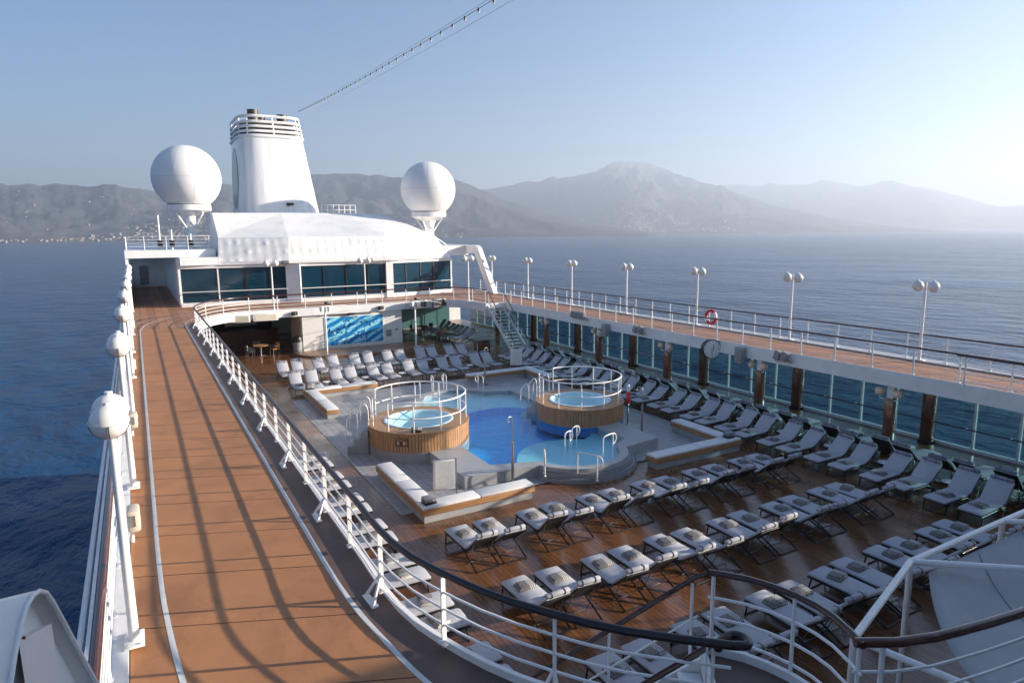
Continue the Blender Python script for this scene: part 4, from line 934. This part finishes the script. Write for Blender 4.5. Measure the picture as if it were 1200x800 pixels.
for i in range(3):
    o = MB().box((0, 0, 0), (1.42, .03, 2.06)).build('panel', mural_mat(i*3.7), mu, 0); o.location = (-1.46+1.46*i, 0, 1.42)
MB().b2(-2.26, 2.26, .012, .04, .32, 2.52).build('frame', white, mu, 0)
bar = thing('mural_light_bar', 'dark light bar mounted above the fish mural', 'light', (14.0, 48.85, PD+2.66)); MB().box((0, 0, 0), (3.2, .06, .05), 0, .01).build('rail', alu, bar); MB().box((-.3, -.05, .0), (.5, .12, .16), 0, .02).build('lamp', black, bar)
stg = thing('stage', 'low rounded wooden stage in front of the fish mural', 'stage', (14, 47, PD))
sp_ = [(-4.4, 1.9), (-4.5, 1.0), (-4.1, .1), (-2.9, -.7), (0, -1.1), (3.2, -1.0), (5.2, -.4), (5.9, .8), (5.9, 1.9)]
MB().prism(smoothpath(sp_, .3), .003, .14).build('platform', plank_mat('stage_teak', (.30, .16, .085), .12, 0, .45), stg, 30)
# bar back wall, counter and dim room behind
bw = thing('bar_counter', 'dark red wood bar counter in the shade below the balcony', 'bar', (6.2, 55.5, PD))
MB().b2(-3.4, 3.3, -.4, .3, .003, 1.1).build('counter', column_m, bw, 0); MB().b2(-3.5, 3.4, -.55, .35, 1.105, 1.17, .01).build('counter_top', wood_rail, bw); MB().b2(-3.3, 3.2, 1.6, 1.8, .003, 2.6).build('back_bar', black, bw, 0); MB().b2(-.4, 2.0, 1.55, 1.59, 1.3, 2.3).build('mirror', alu, bw, 0)
gl = thing('pale_partition', 'pale green glazed partition behind the cafe tables under the balcony', 'partition', (21, 56.5, PD))
for i in range(6): MB().b2(-3.3+1.25*i, -2.1+1.25*i, 0, .06, .05, 2.7).build('panel', mat('pale_green_panel', (.50, .60, .52), .3), gl, 0); MB().b2(-3.36+1.25*i, -3.31+1.25*i, -.02, .08, .003, 2.72).build('post', alu, gl, 0)
tr = thing('waste_bin', 'pale round bin with black swing lid beside the cream wall', 'bin', (9.75, 49.0, PD)); MB().lathe([(0, .003), (.30, .003), (.33, .9), (0, .9)], (0, 0, 0), 24).build('body', grey_m, tr); MB().lathe([(.345, .88), (.345, 1.0), (.28, 1.22), (.10, 1.32), (0, 1.32)], (0, 0, 0), 24).build('lid', black, tr)
def cafe_table(x, y, label):
    r = thing('cafe_table', label, 'table', (x, y, PD)); MB().lathe([(0, .72), (.52, .72), (.54, .74), (.52, .76), (0, .76)], (0, 0, 0), 28).build('top', slat_m, r); MB().tube([(0, 0, .02), (0, 0, .72)], .04, 8).build('stem', alu, r); MB().lathe([(0, .003), (.3, .003), (.28, .03), (.05, .05)], (0, 0, 0), 20).build('base', alu, r)
def chair(x, y, rz, label, m, group=None):
    r = thing('cafe_chair', label, 'chair', (x, y, PD), rz, group)
    MB().box((0, 0, .45), (.46, .46, .05), 0, .015).build('seat', m, r); MB().box((0, -.23, .72), (.46, .04, .38), 0, .012, R(8)).build('backrest', m, r)
    for sx in (-1, 1):
        for sy in (-1, 1): MB().tube([(sx*.21, sy*.2, .44), (sx*.23, sy*.23, .003)], .016, 6).build('leg', alu, r)
        MB().tube([(sx*.23, -.24, .44), (sx*.23, -.26, .9)], .016, 6).build('back_post', alu, r); MB().tube([(sx*.25, -.22, .66), (sx*.25, .18, .66), (sx*.24, .2, .45)], .016, 6).build('arm', alu, r)
orange_m = mat('orange_fabric', (.55, .20, .035), .7, var=.15); brown_m = mat('brown_fabric', (.14, .07, .045), .7)
cafe_table(7.3, 49.6, 'round wooden cafe table in the sun below the balcony'); chair(8.2, 49.4, R(110), 'cafe chair with orange back beside the sunlit round table', orange_m); chair(6.5, 49.2, R(-80), 'pale metal cafe chair left of the sunlit round table', alu); chair(7.2, 50.5, R(180), 'dark cafe chair behind the sunlit round table', brown_m)
for i, (x, y_) in enumerate(((19.3, 50.2), (21.4, 48.6), (20.8, 52.4))):
    cafe_table(x, y_, ('shaded cafe table nearest the mural wall', 'cafe table nearest the foot of the open stair', 'cafe table deepest under the balcony')[i])
    for q in range(3): chair(x+.8*math.cos(2.1*q+.5+i), y_+.8*math.sin(2.1*q+.5+i), 2.1*q+.5+i+math.pi/2, 'brown cafe chair at '+('shaded table nearest the mural wall', 'table nearest the open stair foot', 'table deepest under the balcony')[i], brown_m, 'chairs under the balcony')
for i in range(7):
    place(HIGH, 22.3+.02*i, 47.3+.95*i, R(90), 'dark lounger parked under the balcony, '+ORD[i]+' behind the stair top', 'loungers parked under the balcony', False)
towel_bin = thing('towel_cart', 'low cart with pale towels and steel rail near the stair foot', 'cart', (21.0, 41.6, PD)); MB().box((0, 0, .45), (1.0, .6, .85), 0, .03).build('body', column_m, towel_bin); MB().box((0, 0, .93), (.9, .5, .10), 0, .03).build('towels', black, towel_bin); MB().tube([(-.6, -.4, .003), (-.6, -.4, 1.15), (.6, -.4, 1.15), (.6, -.4, .003)], .025, 8).build('rail', alu, towel_bin)
# light masts
def mast(x, y, label):
    r = thing('light_mast', label, 'light mast', (x, y, PD)); MB().tube([(0, 0, .003), (0, 0, 3.75)], .06, 12).build('pole', white_rail, r); MB().box((0, 0, 3.72), (.6, .10, .08), 0, .01).build('cross_bar', white_rail, r)
    for s, a in ((-1, 20), (1, -30)):
        MB().lathe([(0, -.16), (.12, -.16), (.15, .16), (.13, .16), (0, .10)], (s*.25, -.1, 3.55), 16).build('spot', white_rail, r)
    MB().box((.18, 0, 3.92), (.34, .22, .2), R(20), .02).build('camera_box', black, r)
    MB().tube([(.1, 0, 3.7), (1.6, 1.2, 3.6), (3.4, 3.2, 3.15)], .014, 6).build('stay', white_rail, r)
mast(10.95, 45.3, 'white light mast on the left edge of the stage'); mast(17.2, 44.7, 'white light mast on the right edge of the stage')
# fascia fittings on the balcony and far promenade
for i, x in enumerate((5.75, 7.6)):
    a = thing('loudspeaker', 'cream loudspeaker box on the balcony fascia, '+('the angled one' if i == 0 else 'the straight one beside a camera pod'), 'loudspeaker', (x, 48.55, -.32), 0, 'cream loudspeakers on the balcony'); MB().box((0, 0, 0), (1.65, .34, .52), R(0 if i else -12), .03).build('cabinet', cream_wall, a); MB().box((0, -.18, 0), (1.4, .012, .38), R(0 if i else -12)).build('grille', offwhite, a)
for i, x in enumerate((18.9, 20.6)):
    a = thing('loudspeaker', 'grey loudspeaker on the balcony fascia, '+('nearer the mural' if i == 0 else 'nearer the open stair'), 'loudspeaker', (x, 48.25-.1*i, -.05), 0, 'grey loudspeakers on the balcony'); MB().box((0, 0, 0), (1.3, .3, .62), R(8+8*i), .02).build('cabinet', grey_m, a); MB().box((0, -.16, 0), (1.1, .012, .46), R(8+8*i)).build('grille', dark_metal, a)
for i, x in enumerate((9.6, 16.0)):
    a = thing('camera_pod', 'small dark camera pod on the balcony fascia '+('beside the cream loudspeakers' if i == 0 else 'right above the fish mural'), 'camera', (x, 48.68, -.22), 0, 'camera pods on the balcony'); MB().box((0, 0, 0), (.42, .2, .26), 0, .03).build('housing', black, a); MB().lathe([(0, 0), (.09, 0), (.09, .05), (0, .05)], (0, -.14, -.02), 14).build('lens', alu, a)
for i, (y0, z, n_) in enumerate(((34.2, .12, 4), (31.4, -.45, 1), (28.4, -.1, 2), (21.2, -.35, 1), (18.9, -.1, 2))):
    lab = ('cluster of four upturned grey floodlights on the promenade edge', 'tall grey loudspeaker above a lamp pillar', 'pair of grey floodlights clamped below the promenade railing', 'grey loudspeaker box left of the clock pillar side lamp', 'grey floodlight clamped on the shaded promenade edge')[i]
    a = thing('loudspeaker' if n_ == 1 else 'floodlight', lab, 'loudspeaker' if n_ == 1 else 'floodlight', (24.1, y0, z))
    if n_ == 1: MB().box((0, 0, 0), (.3, .42, .75), 0, .03).build('cabinet', grey_m, a); MB().box((.17, 0, .1), (.12, .12, .12)).build('bracket', alu, a)
    else:
        for q in range(n_): MB().box((-.05, (q-(n_-1)/2)*.36, .08), (.22, .30, .42), 0, .03, R(18)).build('lamp_head', grey_m, a)
        MB().b2(.0, .18, -.2*n_, .2*n_, -.2, -.12).build('bracket', alu, a)
# clock
ck = thing('clock', 'round white double-faced clock in black case on the promenade edge', 'clock', (24.0, 22.9, -.30), R(-20))
def ydisc(b, r, y0, y1, n=32):
    b.add([(r*math.cos(2*math.pi*i/n), y0, r*math.sin(2*math.pi*i/n)) for i in range(n)]+[(r*math.cos(2*math.pi*i/n), y1, r*math.sin(2*math.pi*i/n)) for i in range(n)], [tuple(range(n)), tuple(range(2*n-1, n-1, -1))]+[(i, (i+1) % n, n+(i+1) % n, n+i) for i in range(n)]); return b
ydisc(MB(), .47, -.14, .14).build('case', black, ck); fc = ydisc(MB(), .43, -.155, -.142).build('face', white, ck)
for i in range(12):
    a = 2*math.pi*i/12; MB().box((.38*math.cos(a), -.158, .38*math.sin(a)), (.02, .004, .07), 0).build('hour_mark', black, fc)
MB().box((.06, -.162, .10), (.03, .004, .26)).build('hour_hand', black, fc); MB().box((-.02, -.166, -.15), (.02, .004, .34)).build('minute_hand', black, fc); MB().box((.0, .0, .0), (.08, .3, .08)).build('hub', black, ck); MB().box((.3, .3, .1), (.1, .5, .1), R(-40)).build('bracket', black, ck)
# life ring
lr = thing('life_ring', 'red and white life ring hung on the outer promenade railing', 'life ring', (27.72, 26.55, .60))
for i in range(8):
    a0 = 2*math.pi*i/8; MB().tube([(0, .36*math.cos(a0+(math.pi/4)*q/6), .36*math.sin(a0+(math.pi/4)*q/6)) for q in range(7)], .085, 8).build('segment', red_m if i % 4 != 3 else white_rail, lr, 60)
# red and white cylinder by the shaded tub
ex_ = thing('fire_extinguisher', 'red cylinder with white top standing by the shaded tub railing', 'extinguisher', (RT[0]+1.75, RT[1]-1.25, PD+.023)); MB().tube([(0, 0, 0), (0, 0, 1.0)], .05, 10).build('stand', alu, ex_); MB().lathe([(0, 1.0), (.10, 1.0), (.11, 1.45), (.07, 1.52), (0, 1.52)], (0, 0, 0), 18).build('cylinder', red_m, ex_); MB().lathe([(0, 1.52), (.06, 1.52), (.07, 1.8), (0, 1.86)], (0, 0, 0), 14).build('cap', white_rail, ex_)

# ------------------------------------------------------------------ forward awning and near fairing
canvas = mat('grey_canvas', (.40, .40, .40), .9, var=.08, scale=2, bump=.3, bscale=90)
aw = thing('canvas_awning', 'grey canvas awning stretched on white tubes over the forward deck', 'awning', (12, 4.5, PD))
AZ = -.2-PD
J, K_, A_ = (11.05-12, 5.85-4.5, AZ), (14.15-12, 5.87-4.5, AZ), (8.30-12, 5.05-4.5, AZ-.05)
MB().tube([A_, J], .055, 10).build('tube', white_rail, aw); MB().tube([J, K_, (18-12, 5.87-4.5, AZ)], .055, 10).build('tube', white_rail, aw); MB().tube([J, (14.5-12, 3.35-4.5, AZ-.1)], .055, 10).build('tube', white_rail, aw); MB().tube([K_, (18-12, 3.3-4.5, AZ-.1)], .055, 10).build('tube', white_rail, aw)
MB().tube([(8.25-12, 5.0-4.5, AZ-.02), (8.7-12, 3.3-4.5, AZ-.05)], .05, 10).build('tube', white_rail, aw)
for q in ((J[0], J[1]), (K_[0], K_[1]), (A_[0], A_[1])): MB().tube([(q[0], q[1], .003), (q[0], q[1], AZ)], .05, 10).build('post', white_rail, aw)
g = MB(); nu, nv = 26, 12; vs_ = []
for i in range(nu+1):
    u = i/nu
    for j in range(nv+1):
        v = j/nv; yb = 3.25-4.5; yt = 5.65-4.5-.25*math.sin(math.pi*min(1, u*2.2))*0
        xl = -3.3+2.55*(v**1.6); x = xl+(6.0-xl)*u
        vs_.append((x, yb+(yt-yb)*v, AZ-.16-.22*math.sin(math.pi*v)*math.sin(math.pi*min(1, u*1.3+.05))))
g.add(vs_, [(i*(nv+1)+j, (i+1)*(nv+1)+j, (i+1)*(nv+1)+j+1, i*(nv+1)+j+1) for i in range(nu) for j in range(nv)])
cv = g.build('canvas', canvas, aw, 60); so_ = cv.modifiers.new('solid', 'SOLIDIFY'); so_.thickness = .006
for i in (6, 12, 18): MB().tube([Vector(vs_[i*(nv+1)+j])+Vector((0, 0, .012)) for j in range(nv+1)], .008, 4).build('seam', trim_m, cv)
# bent white plate at lower left, part of the deck above the track
fa = thing('steel_fairing', 'white bent steel fairing with a rusty weld beside the seaward railing', 'fairing', (-1.0, 4.2, 2.2))
def uat(px, py, Y):
    d_ = ray(px, py); return CAM+d_*((Y-CAM.y)/d_.y)
edge_px = [(8, 830), (12, 800), (17, 768), (23, 738), (30, 712), (38, 698), (46, 692), (54, 694), (62, 705), (74, 727), (90, 757), (113, 800), (128, 828)]
edge = [uat(x, y_, 3.85+1.25*i/12)-Vector((-1.0, 4.2, 2.2)) for i, (x, y_) in enumerate(edge_px)]
E_ = Vector((-1.6, -.05, -.02)); back = [v+E_ for v in edge]
g = MB(); k2 = len(edge); g.add([tuple(v) for v in edge+back], [(i, i+1, k2+i+1, k2+i) for i in range(k2-1)]); f1 = g.build('bent_plate', white, fa, 60, normals=False); sm = f1.modifiers.new('solid', 'SOLIDIFY'); sm.thickness = .016; sm.offset = 0
MB().tube([tuple(v) for v in edge], .014, 8).build('rolled_edge', white, fa, 60)
ib = [v+E_*.06 for v in edge]
g = MB(); g.add([tuple(v) for v in ib], [tuple(range(k2))]); g.build('web_plate', white, fa, 0)
lo_, hi_ = edge[2].lerp(edge[10], .10)+E_*.0555, edge[2].lerp(edge[10], .82)+Vector((0, 0, .03))
hi_ = edge[9].lerp(edge[3], .20)+Vector((-.02, 0, 0)); lo_ = edge[3].lerp(edge[9], .04)+Vector((-.02, 0, -.06))
dn = Vector((0, .02, -.5)); g = MB(); q4 = [lo_, hi_, hi_+E_*.055, lo_+E_*.055, hi_+dn, lo_+dn, hi_+dn+E_*.055]
g.add([tuple(v) for v in q4], [(0, 1, 2, 3), (0, 1, 4, 5), (1, 2, 6, 4)]); g.build('shelf_bracket', white, fa, 0)
MB().sphere(tuple(lo_.lerp(hi_, .15)+Vector((0.0, -.004, .004))), .010, 8, 6).build('rust_weld', mat('rust', (.22, .07, .02), .8), fa)
# ------------------------------------------------------------------ haze
hz, t, p = nt('sea_haze'); t.nodes.remove(p)
pv = N(t, 'VolumePrincipled'); pv.inputs['Color'].default_value = (0.72, 0.83, 1.0, 1); pv.inputs['Density'].default_value = 1.75e-4; pv.inputs['Anisotropy'].default_value = 0.35
L(t, pv.outputs['Volume'], t.nodes['Material Output'].inputs['Volume'])
H = MB(); H.b2(-44000, 44000, -44000, 59000, SEA-1.0, 950)
tag(H.build('haze', hz, smooth=0), kind='stuff')
